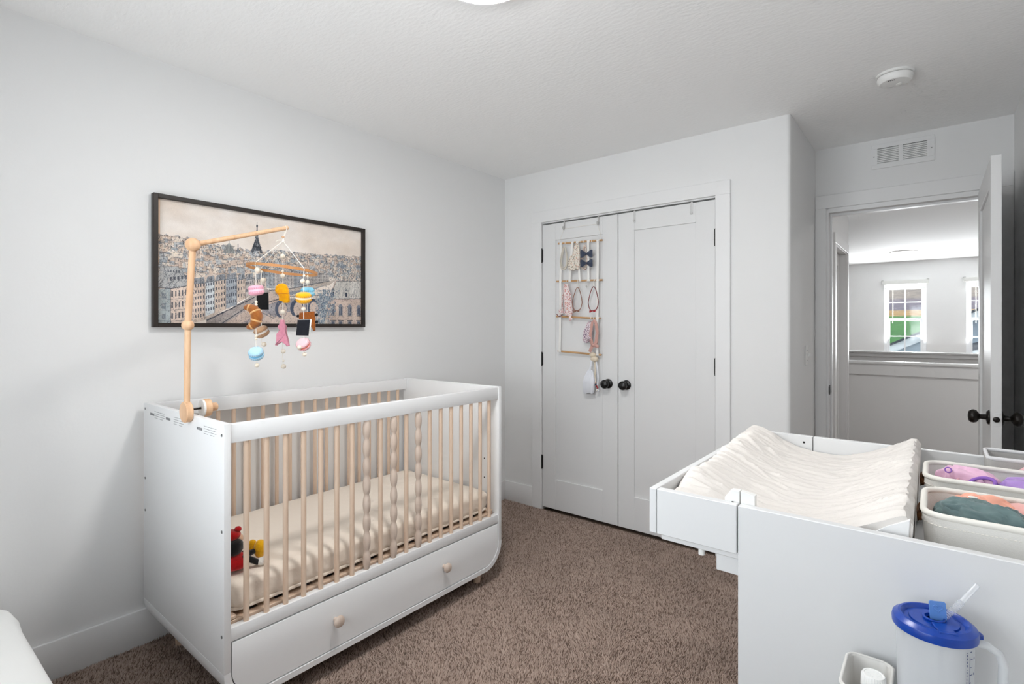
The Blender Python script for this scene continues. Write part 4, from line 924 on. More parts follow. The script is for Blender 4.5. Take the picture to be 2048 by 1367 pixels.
M['macrame'] = mat('cream_macrame', srgb(226, 212, 190), .9, .15, bump=(260, .5, .004)); M['whitec'] = mat('white_cotton', srgb(228, 230, 236), .9, .15, sheen=.3, bump=(60, .2, .004))
yh = YD-.031
def band(cx, ztop, zbot, hw, r, flat, y=yh, n=30, wob=.0):
    pts = []
    for i in range(n):
        a = 2*math.pi*i/n; zz = (ztop+zbot)/2+(ztop-zbot)/2*math.cos(a); taper = .45+.55*min(1, (ztop-zz)/(ztop-zbot)*1.5)
        sn_ = math.sin(a); pts.append((cx+hw*taper*math.copysign(abs(sn_)**.72, sn_)+wob*math.sin(5*a), y+.004*math.cos(a), zz))
    return pts
def bowtie(b, c, w, h, th=.010, tilt=0.0):
    c = Vector(c)
    for sg in (-1, 1):
        rings = []
        for i in range(9):
            q = i/8; hh = h*(.09+.41*math.sin(min(1, q*1.15)*math.pi*.5)**1.4); t_ = th*(.55+.45*math.sin(q*math.pi))*(1 if q < 1 else .4)
            p = c+Vector((sg*w*.5*q, 0, tilt*sg*w*.5*q)); rings.append([b.bm.verts.new(p+Vector((0, -t_*math.cos(a)-.0015*math.sin(3*a), hh*math.sin(a)*(1-.12*(q > .95))))) for a in [2*math.pi*k/12 for k in range(12)]])
        b.skin(rings)
    return b
G_ = 'hair accessories on the closet door'
t = thing('headband', 'cream knit headband on the top rod of the organiser', 'headband', (.563, yh, 1.715), G_)
part('band', B().tube(band(.560, 1.868, 1.712, .030, 0, 1), .0085, 8, True, .5, (0, 1, 0)), 'cream', t, 60); part('inner_fold', B().tube(band(.566, 1.862, 1.722, .022, 0, 1, yh-.006), .0055, 8, True, .5, (0, 1, 0)), 'cream', t, 60)
t = thing('headband', 'wide cream floral headwrap on the top rod of the organiser', 'headband', (.645, yh, 1.70), G_)
def drape(x0, x1, z0, z1, y, bul, seed, xs0=0.0, xs1=0.0, nx=18, nz=26, th=.010):
    """a hanging folded cloth: closed slab with vertical pleats"""
    u = np.linspace(0, 2*np.pi, nx*2, endpoint=False); v = np.linspace(0, 1, nz)
    U, V = np.meshgrid(u, v, indexing='ij'); tap = .35+.65*np.clip(V*2.2, 0, 1)**.7*np.clip((1.04-V)*6, 0, 1)**.4
    cx = (x0+x1)/2+xs0*(1-V)+xs1*V; hw = (x1-x0)/2*tap
    X = cx+hw*np.cos(U); Y = y-(th+bul*np.sin(np.pi*np.clip(V, 0, 1)))*np.sin(U)*tap+.0022*np.sin(7*np.cos(U)*2+seed+2*V)*(np.sin(U) > 0)*-1
    Z = z1+(z0-z1)*V+.004*np.sin(3*np.cos(U)+seed)*V
    return np.stack([X, Y, Z], -1)
grid_obj('wrap', drape(.628, .692, 1.705, 1.882, yh-.002, .006, 1, .006, -.004), 'flora', t, True)
grid_obj('wrap_knot', drape(.600, .668, 1.700, 1.800, yh-.013, .006, 4), 'flora', t, True)
t = thing('headband', 'narrow rust floral headband hanging behind the blue bows', 'headband', (.722, yh, 1.69), G_)
part('band', B().tube(band(.722, 1.865, 1.700, .020, 0, 1, yh+.004), .009, 8, True, .5, (0, 1, 0)), 'florb', t, 60)
for z, lb in ((1.803, 'slate blue hair bow on the organiser, the upper of the two'), (1.740, 'slate blue hair bow on the organiser, the lower of the two')):
    t = thing('hair_bow', lb, 'hair bow', (.748, yh-.012, z), G_)
    part('bow_loops', bowtie(B(), (.748, yh-.016, z), .094, .054, .010, -.05), 'navy', t, 60)
    part('bow_knot', B().sphere((.748, yh-.024, z), .0075, (.8, .8, 1.05), 12, 9), 'navy', t, 60)
t = thing('headband', 'pink floral headwrap with a bow above the third rod', 'headband', (.59, yh, 1.39), G_)
grid_obj('wrap', drape(.568, .628, 1.395, 1.612, yh-.004, .006, 2, -.016, .008), 'florc', t, True); part('band', B().tube(band(.566, 1.61, 1.41, .022, 0, 1, yh+.002), .009, 8, True, .5, (0, 1, 0)), 'florc', t, 60)
part('bow_loops', bowtie(B(), (.566, yh-.012, 1.415), .080, .040, .008, -.12), 'florc', t, 60); part('tail', B().tube([(.612, yh-.006, 1.405), (.620, yh-.016, 1.38), (.628, yh-.016, 1.362)], [.009, .011, .014], 8, False, .3, (1, 0, 0)), 'florc', t, 60)
part('tie', B().tube([(.50, yh, 1.405), (.512, yh-.004, 1.392), (.53, yh-.006, 1.386), (.55, yh-.008, 1.40)], .003, 6), 'redc', t, 60)
for cx, mt_, mb, lb, z0 in ((.668, 'brownc', 'brownc', 'thin brown headband loop with a small bow on the second rod', 1.425), (.792, 'redc', 'redd', 'thin red headband loop with a small red bow on the second rod', 1.422)):
    t = thing('headband', lb, 'headband', (cx, yh, z0), G_)
    part('band', B().tube(band(cx, 1.582, z0, .040, 0, 1), .0030, 6, True, 1.0), mt_, t, 60)
    part('hair_tie', B().tube([(cx, yr-.002+.012*math.cos(a), 1.603+.022*math.sin(a)) for a in [2*math.pi*i/16 for i in range(16)]], .0016, 6, True), 'string', t)
    part('bow_loops', bowtie(B(), (cx-.004, yh-.005, z0-.002), .046, .017, .005, .12), mb, t, 60)
t = thing('hair_clip', 'small empty clear hair clip hanging from the second rod', 'hair clip', (.738, yh+.004, 1.575), G_)
part('clip', B().tube([(.732, yr-.006, 1.618), (.728, yr-.008, 1.59), (.738, yr-.008, 1.578), (.748, yr-.008, 1.59), (.744, yr-.006, 1.618)], .0022, 6), 'hookcl', t); part('spring', B().sphere((.738, yr-.010, 1.588), .004), 'hookcl', t)
t = thing('headband', 'plum floral scrunched headband hanging from the third rod', 'headband', (.755, yh, 1.22), G_)
grid_obj('wrap', drape(.720, .790, 1.212, 1.352, yh-.004, .008, 5, .012, -.012), 'flord', t, True); part('knot', blob(B(), (.772, yh-.022, 1.243), .016, (1.2, .8, .8), 3, .12), 'flord', t, 60)
t = thing('headband', 'dusty pink knotted headband hanging from the third rod', 'headband', (.80, yh, 1.155), G_)
part('band', B().tube([(.790, yh-.008, 1.352), (.784, yh-.016, 1.30), (.780, yh-.018, 1.25), (.792, yh-.020, 1.205), (.805, yh-.020, 1.190), (.822, yh-.016, 1.215), (.828, yh-.012, 1.28), (.815, yh-.010, 1.345), (.798, yh-.008, 1.362)], [.009, .011, .011, .012, .012, .012, .012, .010, .008], 8, False, .55, (1, 0, 0)), 'blush', t, 60)
part('knot', blob(B(), (.802, yh-.024, 1.196), .013, (1.2, .8, .9), 5, .1), 'blush', t, 60)
part('tail', B().tube([(.800, yh-.020, 1.195), (.785, yh-.020, 1.170), (.776, yh-.019, 1.150)], [.010, .012, .011], 8, False, .4, (1, 0, 0)), 'blush', t, 60); part('tail', B().tube([(.805, yh-.020, 1.195), (.825, yh-.020, 1.190), (.842, yh-.018, 1.184)], [.010, .011, .009], 8, False, .4, (0, 0, 1)), 'blush', t, 60)
t = thing('hair_scrunchie', 'cream macrame scrunchie tied round the bottom rod', 'scrunchie', (.79, yr, 1.09), G_)
part('wrap', blob(B(), (.783, yr-.008, 1.131), .017, (1.3, .85, .95), 2, .12), 'macrame', t, 60); part('frill', blob(B(), (.795, yr-.010, 1.102), .026, (1.0, .6, .75), 6, .16), 'macrame', t, 60)
t = thing('baby_bonnet', 'white baby bonnet hanging by its tie below the bottom rod', 'bonnet', (.76, yh, .87), G_)
grid_obj('cap', drape(.712, .800, .872, 1.030, yh-.008, .016, 7, .016, .002), 'whitec', t, True); part('tie', B().tube([(.780, yh-.006, 1.095), (.776, yh-.010, 1.05), (.770, yh-.012, 1.02)], .006, 8, False, .4, (1, 0, 0)), 'whitec', t, 60)
t = thing('hair_ribbon', 'hanging cream ribbon with red and white beads below the bottom rod', 'ribbon', (.815, yh, .89), G_)
part('ribbon', B().tube([(.800, yr-.008, 1.085), (.806, yh, 1.03), (.803, yh, .98), (.812, yh-.002, .94)], .004, 6, False, .4, (1, 0, 0)), 'macrame', t); part('ribbon', B().tube([(.812, yr-.008, 1.085), (.824, yh, 1.03), (.829, yh, .98), (.824, yh-.002, .925)], .005, 6, False, .4, (1, 0, 0)), 'whitec', t)
for k, (dx, dz, mm_) in enumerate(((.800, .957, 'florc'), (.806, .945, 'blush'), (.812, .934, 'navy'), (.819, .924, 'redd'), (.826, .914, 'redd'), (.829, .902, 'whitec'), (.822, .898, 'cream'), (.833, .893, 'whitec'))): part('bead', B().sphere((dx, yh-.004, dz), .0062, n=10, m=7), mm_, t, 60)

# ================================================================== CHANGING TABLE
TX0, TXB, TX1, TYF, TYB, TZ = 2.09, 2.264, 2.845, -2.042, -1.240, .980
TT = .018; DK = .888
ct = thing('changing_table', 'white changing table with fold-out flap in the right foreground', 'changing table', ((TXB+TX1)/2, (TYF+TYB)/2, 0))
part('side_panel', B().box(TXB+.0012, TX1, TYF, TYF+TT, .0, TZ, .0015, 1), 'lam', ct); part('side_panel', B().box(TXB+.0012, TX1, TYB-TT, TYB, .0, TZ, .0015, 1), 'lam', ct)
part('back_panel', B().box(TX1-.008, TX1, TYF+TT, TYB-TT, .05, TZ-.01), 'lam', ct)
part('top_board', B().box(TXB+.0012, TX1-.008, TYF+TT, TYB-TT, DK-.018, DK, .001, 1), 'lam', ct)
fl = part('flap', B().box(TX0+TT, TXB-.0012, TYF+TT, TYB-TT, DK-.016, DK, .001, 1), 'lam', ct)
part('flap_side', B().box(TX0+.0162, TXB-.0012, TYF, TYF+TT, DK, TZ, .0012, 1), 'lam', fl); part('flap_side', B().box(TX0+.0162, TXB-.0012, TYB-TT, TYB, DK, TZ, .0012, 1), 'lam', fl)
part('flap_front', B().box(TX0, TX0+.0152, TYF, TYB, DK, TZ, .0012, 1), 'lam', fl)
part('flap_foot', B().cyl((TX0+.098, TYF+.03, DK-.016), (TX0+.098, TYF+.03, DK-.030), .0065, n=12), 'plasticw', fl)
part('flap_support', B().box(TX0+.128, TXB-.003, TYF+.025, TYF+.043, DK-.05, DK-.016, .001, 1), 'lam', fl)
for sgn, yy_ in ((1, TYF+TT+.0005), (-1, TYB-TT-.0005)):
    for xa, xb in ((TXB-.028, TXB-.001), (TXB+.001, TXB+.026)):
        left = xa < TXB-.01; pl = [(xa, DK+.04), (xb, DK+.04), (xb, TZ+.022), (xa+.012, TZ+.022), (xa, TZ+.006)] if left else [(xa, DK+.04), (xb, DK+.04), (xb, TZ+.016), (xb, TZ+.018), (xa, TZ+.022)]
        if sgn < 0: continue
        part('hinge_block', B().prism(pl, lambda q: (q[0], yy_, q[1]), lambda q: (q[0], yy_+sgn*.014, q[1]), .001, 1), 'plasticw', ct)
part('screw_hole', B().lathe([(0, 0), (.0032, 0), (.0032, .0006), (0, .0006)], (TXB-.024, TYB-TT, TZ-.020), (0, -1, 0), 10), 'dark', ct)
part('screw_hole', B().lathe([(0, 0), (.0022, 0), (.0022, .0006), (0, .0006)], (TXB-.012, TYF+TT-.004, TZ+.0004), (0, 0, 1), 10), 'dark', ct)
for k in range(3):
    za = .10+k*.258
    dd = part('drawer', B().box(TXB+.002, TXB+.020, TYF+TT+.004, TYB-TT-.004, za, za+.250, .0015, 1), 'lam', ct)
    for ky in (TYF+.22, TYB-.22): part('knob', B().lathe([(0, 0), (.008, 0), (.007, .012), (.016, .018), (.017, .024), (.012, .029), (0, .030)], (TXB+.002, ky, za+.125), (-1, 0, 0), 18), 'lam', dd, 60)
part('plinth', B().box(TXB+.03, TX1-.01, TYF+TT, TYB-TT, .0, .09), 'lam', ct)

# ---- contoured changing pad
def pad():
    x0, x1 = TX0+.0175, 2.522; y0, y1 = TYF+TT+.0165, TYB-TT-.004
    nx, ny = 90, 190
    prof_x = [0, .010, .030, .075, .120, .165, .215, .255, .300, .345, .385, .402, .410, .4145]
    top = [.968, .990, .990, .969, .950, .941, .939, .942, .960, .985, 1.009, 1.018, 1.016, .998]
    u = np.linspace(0, .4145, nx); zt = np.interp(u, prof_x, top)
    k = np.ones(3)/3; zt = np.convolve(np.pad(zt, 1, 'edge'), k, 'valid')
    v = np.linspace(0, 1, ny); U, V = np.meshgrid(u, v, indexing='ij'); X = x0+U; Y = y0+(y1-y0)*V
    Z = np.repeat(zt[:, None], ny, 1)
    edge = np.clip(np.minimum(V, 1-V)*22, 0, 1); edge = edge*edge*(3-2*edge)
    side = np.clip((Z-.944)/.06, 0, 1); lf = np.clip((.075-U)/.075, 0, 1)
    Z = Z-(1-edge)*(.004+.006*side)-.030*np.exp(-((V/.10)**2))*lf+.016*lf*np.clip((V-.35)/.65, 0, 1)
    X = X-.026*lf**2*np.clip((V-.25)/.75, 0, 1)*(Z > .982)
    # creases running across the pad, sharper towards the raised sides
    warp = 1.6*vnoise(U*9+3, V*5+3, 41, 2)
    def crease(f, sl, sd): a = np.abs(vnoise(V*f+U*sl+warp*.8+7, U*2.2+sd, sd, 2)); return np.clip(.22-a, 0, 1)/.22
    Z = Z+edge*(.0052*crease(13, 9, 51)+.0040*crease(21, -6, 52)+.0030*crease(34, 12, 53)-.004)*(.75+.6*side)
    X = X+side*(.0022*np.sin(Y*96+2*vnoise(U*4, V*20, 44)))*(U > .3)
    rows = [np.stack([X[i], Y[i], Z[i]], -1) for i in range(nx)]
    P = np.stack(rows, 0)                           # (nx, ny, 3)
    # close with side skirts and a flat underside
    sk = lambda row, dx: np.stack([row[:, 0]+dx, row[:, 1], np.full(ny, DK+.0015)], -1)
    P = np.concatenate([sk(P[0], .001)[None], P, sk(P[-1], -.004)[None]], 0)
    # close both ends: add end columns lowered to the deck
    e0 = P[:, :1].copy(); e0[:, :, 2] = DK+.0015; e1 = P[:, -1:].copy(); e1[:, :, 2] = DK+.0015
    P = np.concatenate([e0, P, e1], 1)
    t = thing('changing_pad', 'contoured white quilted changing pad on the changing table', 'changing pad', ((x0+x1)/2, (y0+y1)/2, DK))
    grid_obj('quilted_cover', P, 'pad', t, False, 50)
    part('corner_flap', B().prism([(2.432, .945), (2.517, .945), (2.5205, 1.008), (2.49, .990)], lambda q: (q[0], y0-.0035, q[1]-.004), lambda q: (q[0], y0+.004, q[1]-.004), .001, 1), 'quilt', t)
pad()

# ---- canvas storage baskets
def rrect(x0, x1, y0, y1, r, n=7):
    out = []
    for cx, cy, a0 in ((x1-r, y1-r, 0), (x0+r, y1-r, 90), (x0+r, y0+r, 180), (x1-r, y0+r, 270)):
        for k in range(n): a = R(a0+90*k/(n-1)); out.append((cx+r*math.cos(a), cy+r*math.sin(a)))
    return out
def basket(x0, x1, y0, y1, zt, label, r=.035, name='storage_basket'):
    t = thing(name, label, 'basket', ((x0+x1)/2, (y0+y1)/2, DK))
    b = B(); zb = DK+.001; rings = []
    for off, z in ((.012, zb), (.006, zb+.008), (.004, zb+.04), (0, zt-.004), (.0045, zt-.004), (.0085, zb+.05), (.014, zb+.006)):
        rings.append([b.bm.verts.new((x, y, z)) for x, y in rrect(x0+off, x1-off, y0+off, y1-off, max(.008, r-off))])
    b.skin(rings); part('basket_wall', b, 'canvas', t, 50)
    part('rim_piping', B().tube([(x, y, zt-.002) for x, y in rrect(x0+.002, x1-.002, y0+.002, y1-.002, r)], .0055, 8, True), 'piping', t, 60)
    pts = rrect(x0-.0002, x1+.0002, y0-.0002, y1+.0002, r, 9); b = B()
    for zz, of in ((zt-.018, .0004), (zb+.016, .0052)):
        n = len(pts)
        for i in range(n):
            p, q = Vector((*pts[i], zz)), Vector((*pts[(i+1) % n], zz)); L = (q-p).length; m_ = max(1, int(L/.0055))
            c = Vector(((x0+x1)/2, (y0+y1)/2, zz))
            for k in range(m_):
                a_ = p+(q-p)*((k+.15)/m_); e_ = p+(q-p)*((k+.75)/m_)
                for w_ in (a_, e_): w_ += (c-w_).normalized()*of
                b.cyl(a_, e_, .0007, n=4)
    o_ = part('stitching', b, 'stitch', t); o_['kind'] = 'stuff'
    ym = (y0+y1)/2
    part('leather_handle', B().tube([(x0-.001, ym-.028, zt-.03), (x0-.006, ym-.026, zt-.024), (x0-.0075, ym, zt-.022), (x0-.006, ym+.026, zt-.024), (x0-.001, ym+.028, zt-.03)], .009, 8, False, .2, (0, 0, 1)), 'leather', t)
    for yy_ in (ym-.028, ym+.028): part('rivet', B().sphere((x0-.003, yy_, zt-.03), .003, n=8, m=6), 'leather', t)
    return t
ZR = 1.0
basket(2.534, 2.830, -1.945, -1.752, ZR, 'off-white canvas basket nearest the viewer on the changing table')
basket(2.534, 2.830, -1.672, -1.492, ZR, 'off-white canvas basket in the middle holding lilac clothes')
t = thing('storage_box', 'grey fabric box with pale binding behind the baskets', 'box', (2.74, -1.345, DK))
gx0, gx1, gy0, gy1 = 2.648, 2.836, -1.39, -1.265
b = B(); rings = []
for off, z in ((.004, DK+.001), (0, 1.003), (.005, 1.003), (.009, DK+.006)): rings.append([b.bm.verts.new((x, y, z)) for x, y in rrect(gx0+off, gx1-off, gy0+off, gy1-off, .010, 4)])
b.skin(rings); part('box_wall', b, 'greyfab', t, 40)
part('binding', B().tube([(x, y, 1.002) for x, y in rrect(gx0+.0025, gx1-.0025, gy0+.0025, gy1-.0025, .010, 4)], .005, 8, True, .8), 'greybind', t, 60)

# ---- folded clothes
M['teal'] = mat('ribbed_grey_green_knit', srgb(106, 126, 126), .9, .15, sheen=.3, vary=(40, srgb(92, 112, 114), 3)); M['peach'] = mat('peach_pink_jersey', srgb(240, 190, 182), .9, .15, sheen=.3, vary=(20, srgb(234, 176, 170), 3)); M['coral'] = mat('coral_jersey', srgb(246, 180, 158), .9, .15, sheen=.3)
M['lilac'] = mat('lilac_jersey', srgb(178, 146, 210), .9, .15, sheen=.3, vary=(20, srgb(166, 130, 202), 3)); M['pinkl'] = mat('pale_orchid_jersey', srgb(226, 184, 208), .9, .15, sheen=.3); M['rosej'] = mat('rose_jersey', srgb(206, 150, 162), .9, .15, sheen=.3); M['violet'] = mat('violet_trim', srgb(148, 106, 190), .85, .2); M['pinkp'] = mat('soft_pink_jersey', srgb(244, 204, 206), .9, .15, sheen=.3, vary=(20, srgb(238, 190, 196), 3))
def cloth(name, c, sx, sy, sz, material, label, seed, yaw=0.0, rib=0.0, folds=.10, cat='clothing', tilt=0.0):
    nu, nv = 72, 40; u = np.linspace(0, 2*np.pi, nu, endpoint=False); v = np.linspace(.02, np.pi-.02, nv); U, V = np.meshgrid(u, v, indexing='ij')
    e = .75; cs = lambda a: np.sign(np.cos(a))*np.abs(np.cos(a))**e; sn = lambda a: np.sign(np.sin(a))*np.abs(np.sin(a))**e
    X = cs(U)*sn(V); Y = sn(U)*sn(V); Z = np.cos(V)
    k = 1+folds*np.sin(4*X+3*Y*1.5+5*vnoise(X*2+9, Y*2+9, seed))+folds*.8*vnoise(X*3+20, Y*3+Z*2+20, seed+1)
    X, Y, Z = X*k, Y*k, Z*(k+folds*.9*np.sin(7*Y+2*X+seed))
    if rib: kk = 1+rib*np.sin(46*(Y*.8+.5*X*Y+.25*X)); X, Y, Z = X*kk, Y*kk, Z*(1+1.6*(kk-1))
    X, Y, Z = X*sx, Y*sy, Z*sz; Z = Z+X*tilt; ca, sa = math.cos(yaw), math.sin(yaw)
    P = np.stack([c[0]+X*ca-Y*sa, c[1]+X*sa+Y*ca, c[2]+Z], -1)
    t = thing(name, label, cat, (c[0], c[1], c[2]-sz))
    grid_obj('fabric', P, material, t, True, 70); return t
tl = cloth('baby_leggings', (2.617, -1.872, .978), .066, .036, .036, 'teal', 'grey-green ribbed baby garment in the nearest basket', 3, -.42, .018, .10)
part('cuff', B().tube([(2.562, -1.848, .985), (2.572, -1.871, .992), (2.590, -1.893, .984)], [.012, .014, .012], 10, False, .7), 'teal', tl, 60)
pk = cloth('baby_shirt', (2.738, -1.850, .985), .066, .066, .034, 'peach', 'peach pink baby garment filling the right of the nearest basket', 5, .2, 0, .13)
part('sleeve', B().tube([(2.71, -1.80, .985), (2.665, -1.786, .990), (2.632, -1.780, .982)], [.026, .022, .017], 12, False, .55, (0, 1, 0)), 'peach', pk, 60)
co = cloth('baby_onesie', (2.620, -1.790, .974), .046, .022, .032, 'coral', 'folded coral baby garment at the back of the nearest basket', 8, -.1, 0, .10)
part('print', B().sphere((2.605, -1.800, 1.004), .006, (1.2, .8, .35), 10, 8), 'dollwhite', co, 60)
la = cloth('baby_romper', (2.728, -1.586, .974), .072, .054, .036, 'lilac', 'lilac baby garment filling the middle basket', 12, .1, 0, .12)
part('trim_band', B().tube([(2.628+.020*math.cos(a), -1.615+.010*math.sin(a)*1.2, .990+.010*math.sin(a+.5)) for a in [2*math.pi*i/20 for i in range(20)]], .0036, 8, True), 'violet', la, 60)
part('strap', B().tube([(2.645, -1.612, .988), (2.67, -1.61, .985), (2.70, -1.60, .988)], [.006, .012, .02], 8, False, .4, (0, 1, 0)), 'lilac', la, 60)
or_ = cloth('baby_bib', (2.606, -1.578, .984), .052, .022, .026, 'pinkl', 'pale orchid baby garment with a snap in the middle basket', 15, -.35, 0, .10)
part('snap_ring', B().tube([(2.574+.0055*math.cos(a), -1.592+.002*math.sin(a), 1.004+.005*math.sin(a)) for a in [2*math.pi*i/14 for i in range(14)]], .0013, 6, True), 'violet', or_, 60)
cloth('baby_sock', (2.588, -1.612, .962), .024, .020, .024, 'rosej', 'small rose baby garment at the left end of the middle basket', 18, .3, 0, .14)
cloth('baby_hat', (2.752, -1.425, .975), .052, .026, .040, 'pinkp', 'soft pink baby garment between the middle basket and the grey box', 21, .0, 0, .08)

# ================================================================== SIDE TABLE WITH PITCHER, CADDY, BOTTLE
SZ = .700
stb = thing('side_table', 'white side table below the frame holding the pitcher', 'table', (2.64, -2.19, 0))
part('table_top', B().box(2.425, 2.865, -2.33, -2.062, SZ-.022, SZ, .003, 2), 'lam', stb)
for x in (2.445, 2.845):
    for y in (-2.31, -2.082): part('leg', B().box(x-.014, x+.014, y-.014, y+.014, 0, SZ-.022, .002, 1), 'lam', stb)
PX, PY, PZ = 2.550, -2.116, .894          # lid centre
pit = thing('water_pitcher', 'clear plastic water pitcher with a blue lid and straw', 'pitcher', (PX, PY, SZ))
r1, r0 = .0440, .0385
part('pitcher_body', B().lathe([(0, .001), (r0, .001), (r0+.001, .004), (r1, PZ-SZ-.012), (r1+.0012, PZ-SZ-.006), (r1-.0012, PZ-SZ-.006), (r1-.0022, PZ-SZ-.014), (r0-.002, .006), (0, .006)], (PX, PY, SZ), (0, 0, 1), 48), 'milky', pit, 40)
HD = Vector((math.cos(R(12)), math.sin(R(12)), 0))            # handle direction
hpts = [Vector((PX, PY, 0))+HD*d+Vector((0, 0, z)) for d, z in ((r1-.003, PZ-.014), (.058, PZ-.015), (.070, PZ-.023), (.0745, PZ-.037), (.0735, PZ-.070), (.069, PZ-.100), (.060, PZ-.112), (r1-.006, PZ-.113))]
part('handle', B().tube(hpts, [.0068]*8, 10, False, .75, tuple(Vector((0, 0, 1)).cross(HD))), 'milky', pit, 60)
lid = part('lid', B().lathe([(0, -.006), (r1+.002, -.006), (r1+.0042, -.0065), (r1+.0046, .0), (r1+.0035, .0045), (r1+.001, .006), (r1-.003, .0095), (r1-.006, .010), (r1-.009, .0072), (r1-.0105, .0045), (.029, .0045), (.028, .0065), (0, .0065)], (PX, PY, PZ), (0, 0, 1), 64), 'blue', pit, 30)
part('thumb_tab', B().prism([(r1, -.010), (r1+.008, -.007), (r1+.010, 0), (r1+.008, .007), (r1, .010)], lambda q: Vector((PX, PY, PZ-.006))+HD*q[0]+Vector((0, 0, 1)).cross(HD)*q[1], lambda q: Vector((PX, PY, PZ-.001))+HD*q[0]+Vector((0, 0, 1)).cross(HD)*q[1], .001, 1), 'blue', lid, 40)
SD = Vector((math.cos(R(-68)), math.sin(R(-68)), 0)); SN = Vector((0, 0, 1)).cross(SD)
def lp(a, b_, z): return Vector((PX, PY, PZ))+SD*a+SN*b_+Vector((0, 0, z))
part('spout_cover', B().prism([(.015, -.009), (.042, -.0105), (.042, .0105), (.015, .009)], lambda q: lp(q[0], q[1], .0063), lambda q: lp(q[0], q[1], .0098), .0008, 1), 'blue', lid)
part('straw_port', B().lathe([(.0105, .006), (.0125, .0062), (.0130, .0085), (.0122, .0095), (.0106, .0095), (.0100, .0062), (.0080, .0060), (.0, .0060), (0, .0055), (.013, .0055)], (PX, PY, PZ+.0005), (0, 0, 1), 28), 'blue', lid, 40)
# flip tab standing up with an embossed heart
TB = Vector((PX+.005, PY+.001, PZ+.006)); tu = Vector((.93, .37, 0)).normalized(); tz = Vector((-.06, .05, 1)).normalized(); tn = tu.cross(tz)
tb = part('flip_tab', B().prism([(-.0098, .0), (.0098, .0), (.0098, .0245), (.0085, .026), (-.0085, .026), (-.0098, .0245)], lambda q: TB+tu*q[0]+tz*q[1]-tn*.001, lambda q: TB+tu*q[0]+tz*q[1]+tn*.001), 'bluepale', lid)
hrt = [TB+tu*(.0056*math.sin(a)**3)+tz*(.0170+.0050*(.8125*math.cos(a)-.3125*math.cos(2*a)-.125*math.cos(3*a)-.0625*math.cos(4*a)))+tn*.0012 for a in [2*math.pi*i/28 for i in range(28)]]
part('heart_emblem', B().tube(hrt, .0008, 6, True), 'bluepale', tb)
part('tab_hinge', B().prism([(-.0098, -.001), (.0098, -.001), (.0098, .0), (-.0098, .0)], lambda q: TB+tu*q[0]-tn*.006+tz*q[1]*4, lambda q: TB+tu*q[0]+tn*.0+tz*q[1]*4+tz*.004), 'blue', lid)
s0 = Vector((PX+.008, PY+.008, PZ+.004)); s1 = Vector((2.581, -2.088, .924)); s2 = Vector((2.598, -2.071, .946))
part('straw', B().tube([s0-Vector((.0, .0, .15)), s0, s0+(s1-s0)*.15], .0034, 12), 'clear', pit, 60)
bl_ = [s0+(s1-s0)*(i/28) for i in range(29)]; part('straw_bellows', B().tube(bl_, [.0046 if i % 2 else .0034 for i in range(29)], 14), 'clear', pit, 30)
part('straw_tip', B().tube([s1, s1+(s2-s1)*.5, s2], .0034, 12), 'clear', pit, 60)
# printed measuring scale
GD = R(-32); b = B()
def mark(a0, a1, z0, z1):
    n = 3
    for k in range(n):
        aa, ab = a0+(a1-a0)*k/n, a0+(a1-a0)*(k+1)/n; rr_ = r0+(r1-r0)*((z0-SZ)/(PZ-SZ))+.0012
        f = lambda a, z: (PX+rr_*math.cos(a), PY+rr_*math.sin(a), z)
        b.bm.faces.new([b.bm.verts.new(f(*q)) for q in ((aa, z0), (ab, z0), (ab, z1), (aa, z1))])
for k in range(60): mark(GD-.02, GD-.005, PZ-.135+k*.0019, PZ-.135+k*.0019+.0019)
for k in range(12): mark(GD-.005, GD+(.13 if k % 2 == 0 else .07), PZ-.130+k*.0105, PZ-.130+k*.0105+.0009)
for k in range(6): mark(GD+.19, GD+.24, PZ-.131+k*.021, PZ-.131+k*.021+.0028)
for k in range(26): mark(GD-.13, GD-.105, PZ-.130+k*.0046, PZ-.130+k*.0046+(.003 if k % 5 else .001))
sc_ = part('printed_scale', b, 'inkblue', pit); sc_['kind'] = 'stuff'

cad = thing('plastic_caddy', 'pale grey plastic bin beside the pitcher in the bottom right', 'bin', (2.471, -2.124, SZ))
kx0, kx1, ky0, ky1, kz = 2.442, 2.502, -2.170, -2.066, .790
b = B(); rings = []
for off, z in ((.006, SZ+.001), (.003, SZ+.004), (0, kz-.002), (-.002, kz), (.001, kz+.0015), (.003, kz-.001), (.006, SZ+.006)):
    rings.append([b.bm.verts.new((x, y, z)) for x, y in rrect(kx0+off, kx1-off, ky0+off, ky1-off, .016, 7)])
b.skin(rings); part('bin_wall', b, 'bin', cad, 45)
part('bin_rim', B().tube([(x, y, kz) for x, y in rrect(kx0+.0005, kx1-.0005, ky0+.0005, ky1-.0005, .016, 7)], .0022, 8, True), 'bin', cad, 60)
bt = thing('medicine_bottle', 'small bottle with a white ribbed cap inside the plastic bin', 'bottle', (2.481, -2.134, SZ+.006))
bo_ = (2.481, -2.134, SZ+.007)
part('bottle_body', B().lathe([(0, 0), (.016, 0), (.0172, .003), (.0172, .064), (.015, .074), (.012, .077), (0, .077)], bo_, (0, 0, 1), 28), 'plasticw', bt)
b = B(); nn = 56; rings = []
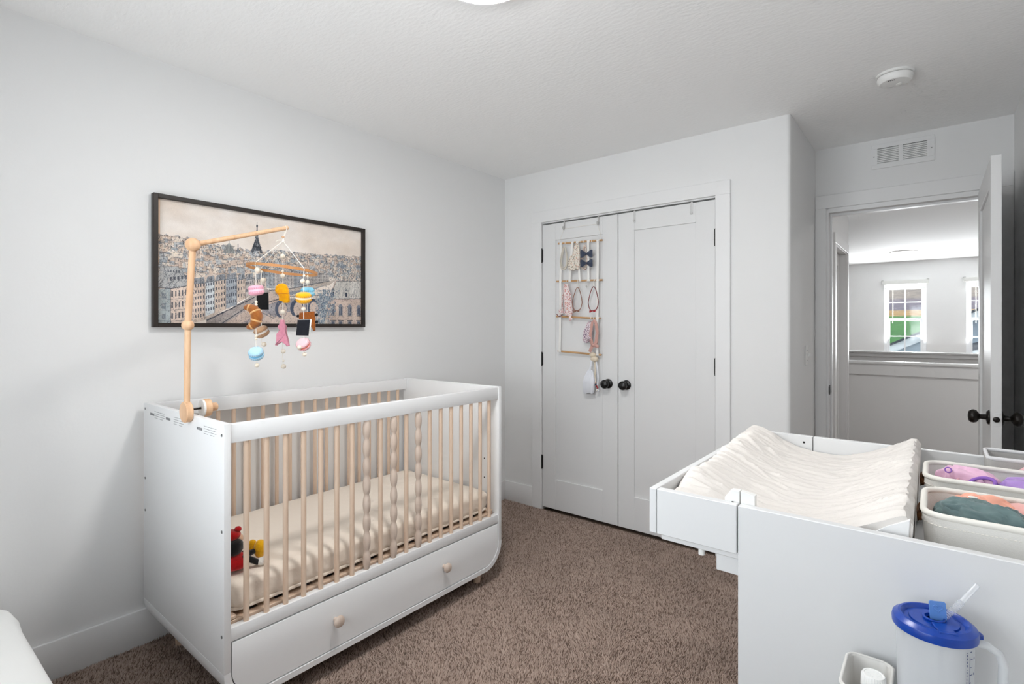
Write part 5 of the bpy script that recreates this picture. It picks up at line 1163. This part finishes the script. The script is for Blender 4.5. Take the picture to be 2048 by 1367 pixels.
for r_c, z in ((.0150, .075), (.0156, .077), (.0150, .0935), (.0138, .0965), (0.0118, .0967), (.0113, .0960), (.0001, .0960)):
    rings.append([b.bm.verts.new((bo_[0]+(r_c+(.0004 if k % 2 else -.0004)*(r_c > .0145))*math.cos(2*math.pi*k/nn), bo_[1]+(r_c+(.0004 if k % 2 else -.0004)*(r_c > .0145))*math.sin(2*math.pi*k/nn), bo_[2]+z)) for k in range(nn)])
b.skin(rings); part('cap', b, 'plasticw', bt, 30)
b = B()
for k in range(8): a = 2*math.pi*k/8; b.box(bo_[0]+.006*math.cos(a)-.0012, bo_[0]+.006*math.cos(a)+.0012, bo_[1]+.006*math.sin(a)-.0006, bo_[1]+.006*math.sin(a)+.0006, bo_[2]+.0958, bo_[2]+.0966)
em = part('cap_embossing', b, 'plasticw', bt); em['kind'] = 'stuff'

# ================================================================== WHITE SEAT IN THE NEAR LEFT CORNER
st_ = thing('padded_seat', 'white blanket covered seat at the bottom left corner', 'seat', (.55, -3.09, 0))
def softbox(x0, x1, y0, y1, z0, z1, r, seed, amp=.010):
    nu, nv = 140, 44; u = np.linspace(0, 2*np.pi, nu, endpoint=False); v = np.linspace(0, np.pi, nv); U, V = np.meshgrid(u, v, indexing='ij')
    e1, e2 = .30, .34; cs = lambda a, e: np.sign(np.cos(a))*np.abs(np.cos(a))**e; sn = lambda a, e: np.sign(np.sin(a))*np.abs(np.sin(a))**e
    X = (x0+x1)/2+(x1-x0)/2*cs(U, e1)*sn(V, e2); Y = (y0+y1)/2+(y1-y0)/2*sn(U, e1)*sn(V, e2); Z = (z0+z1)/2+(z1-z0)/2*cs(V, e2)
    Z = Z+amp*vnoise(X*6+5, Y*6+5, seed)*(Z > (z0+z1)/2); Y = Y+amp*.6*vnoise(X*9+3, Z*9+3, seed+1); return np.stack([X, Y, Z], -1)
grid_obj('blanket', softbox(.06, 1.12, -3.40, -2.762, .20, .432, .05, 31, .03), 'blanket', st_, True, 80)
part('seat_base', B().box(.10, 1.05, -3.36, -2.82, .09, .24, .01, 2), 'greyfab', st_)
for x in (.14, 1.0):
    for y in (-3.32, -2.87): part('leg', B().cyl((x, y, 0), (x, y, .09), .018, .022, 14), 'wood', st_)
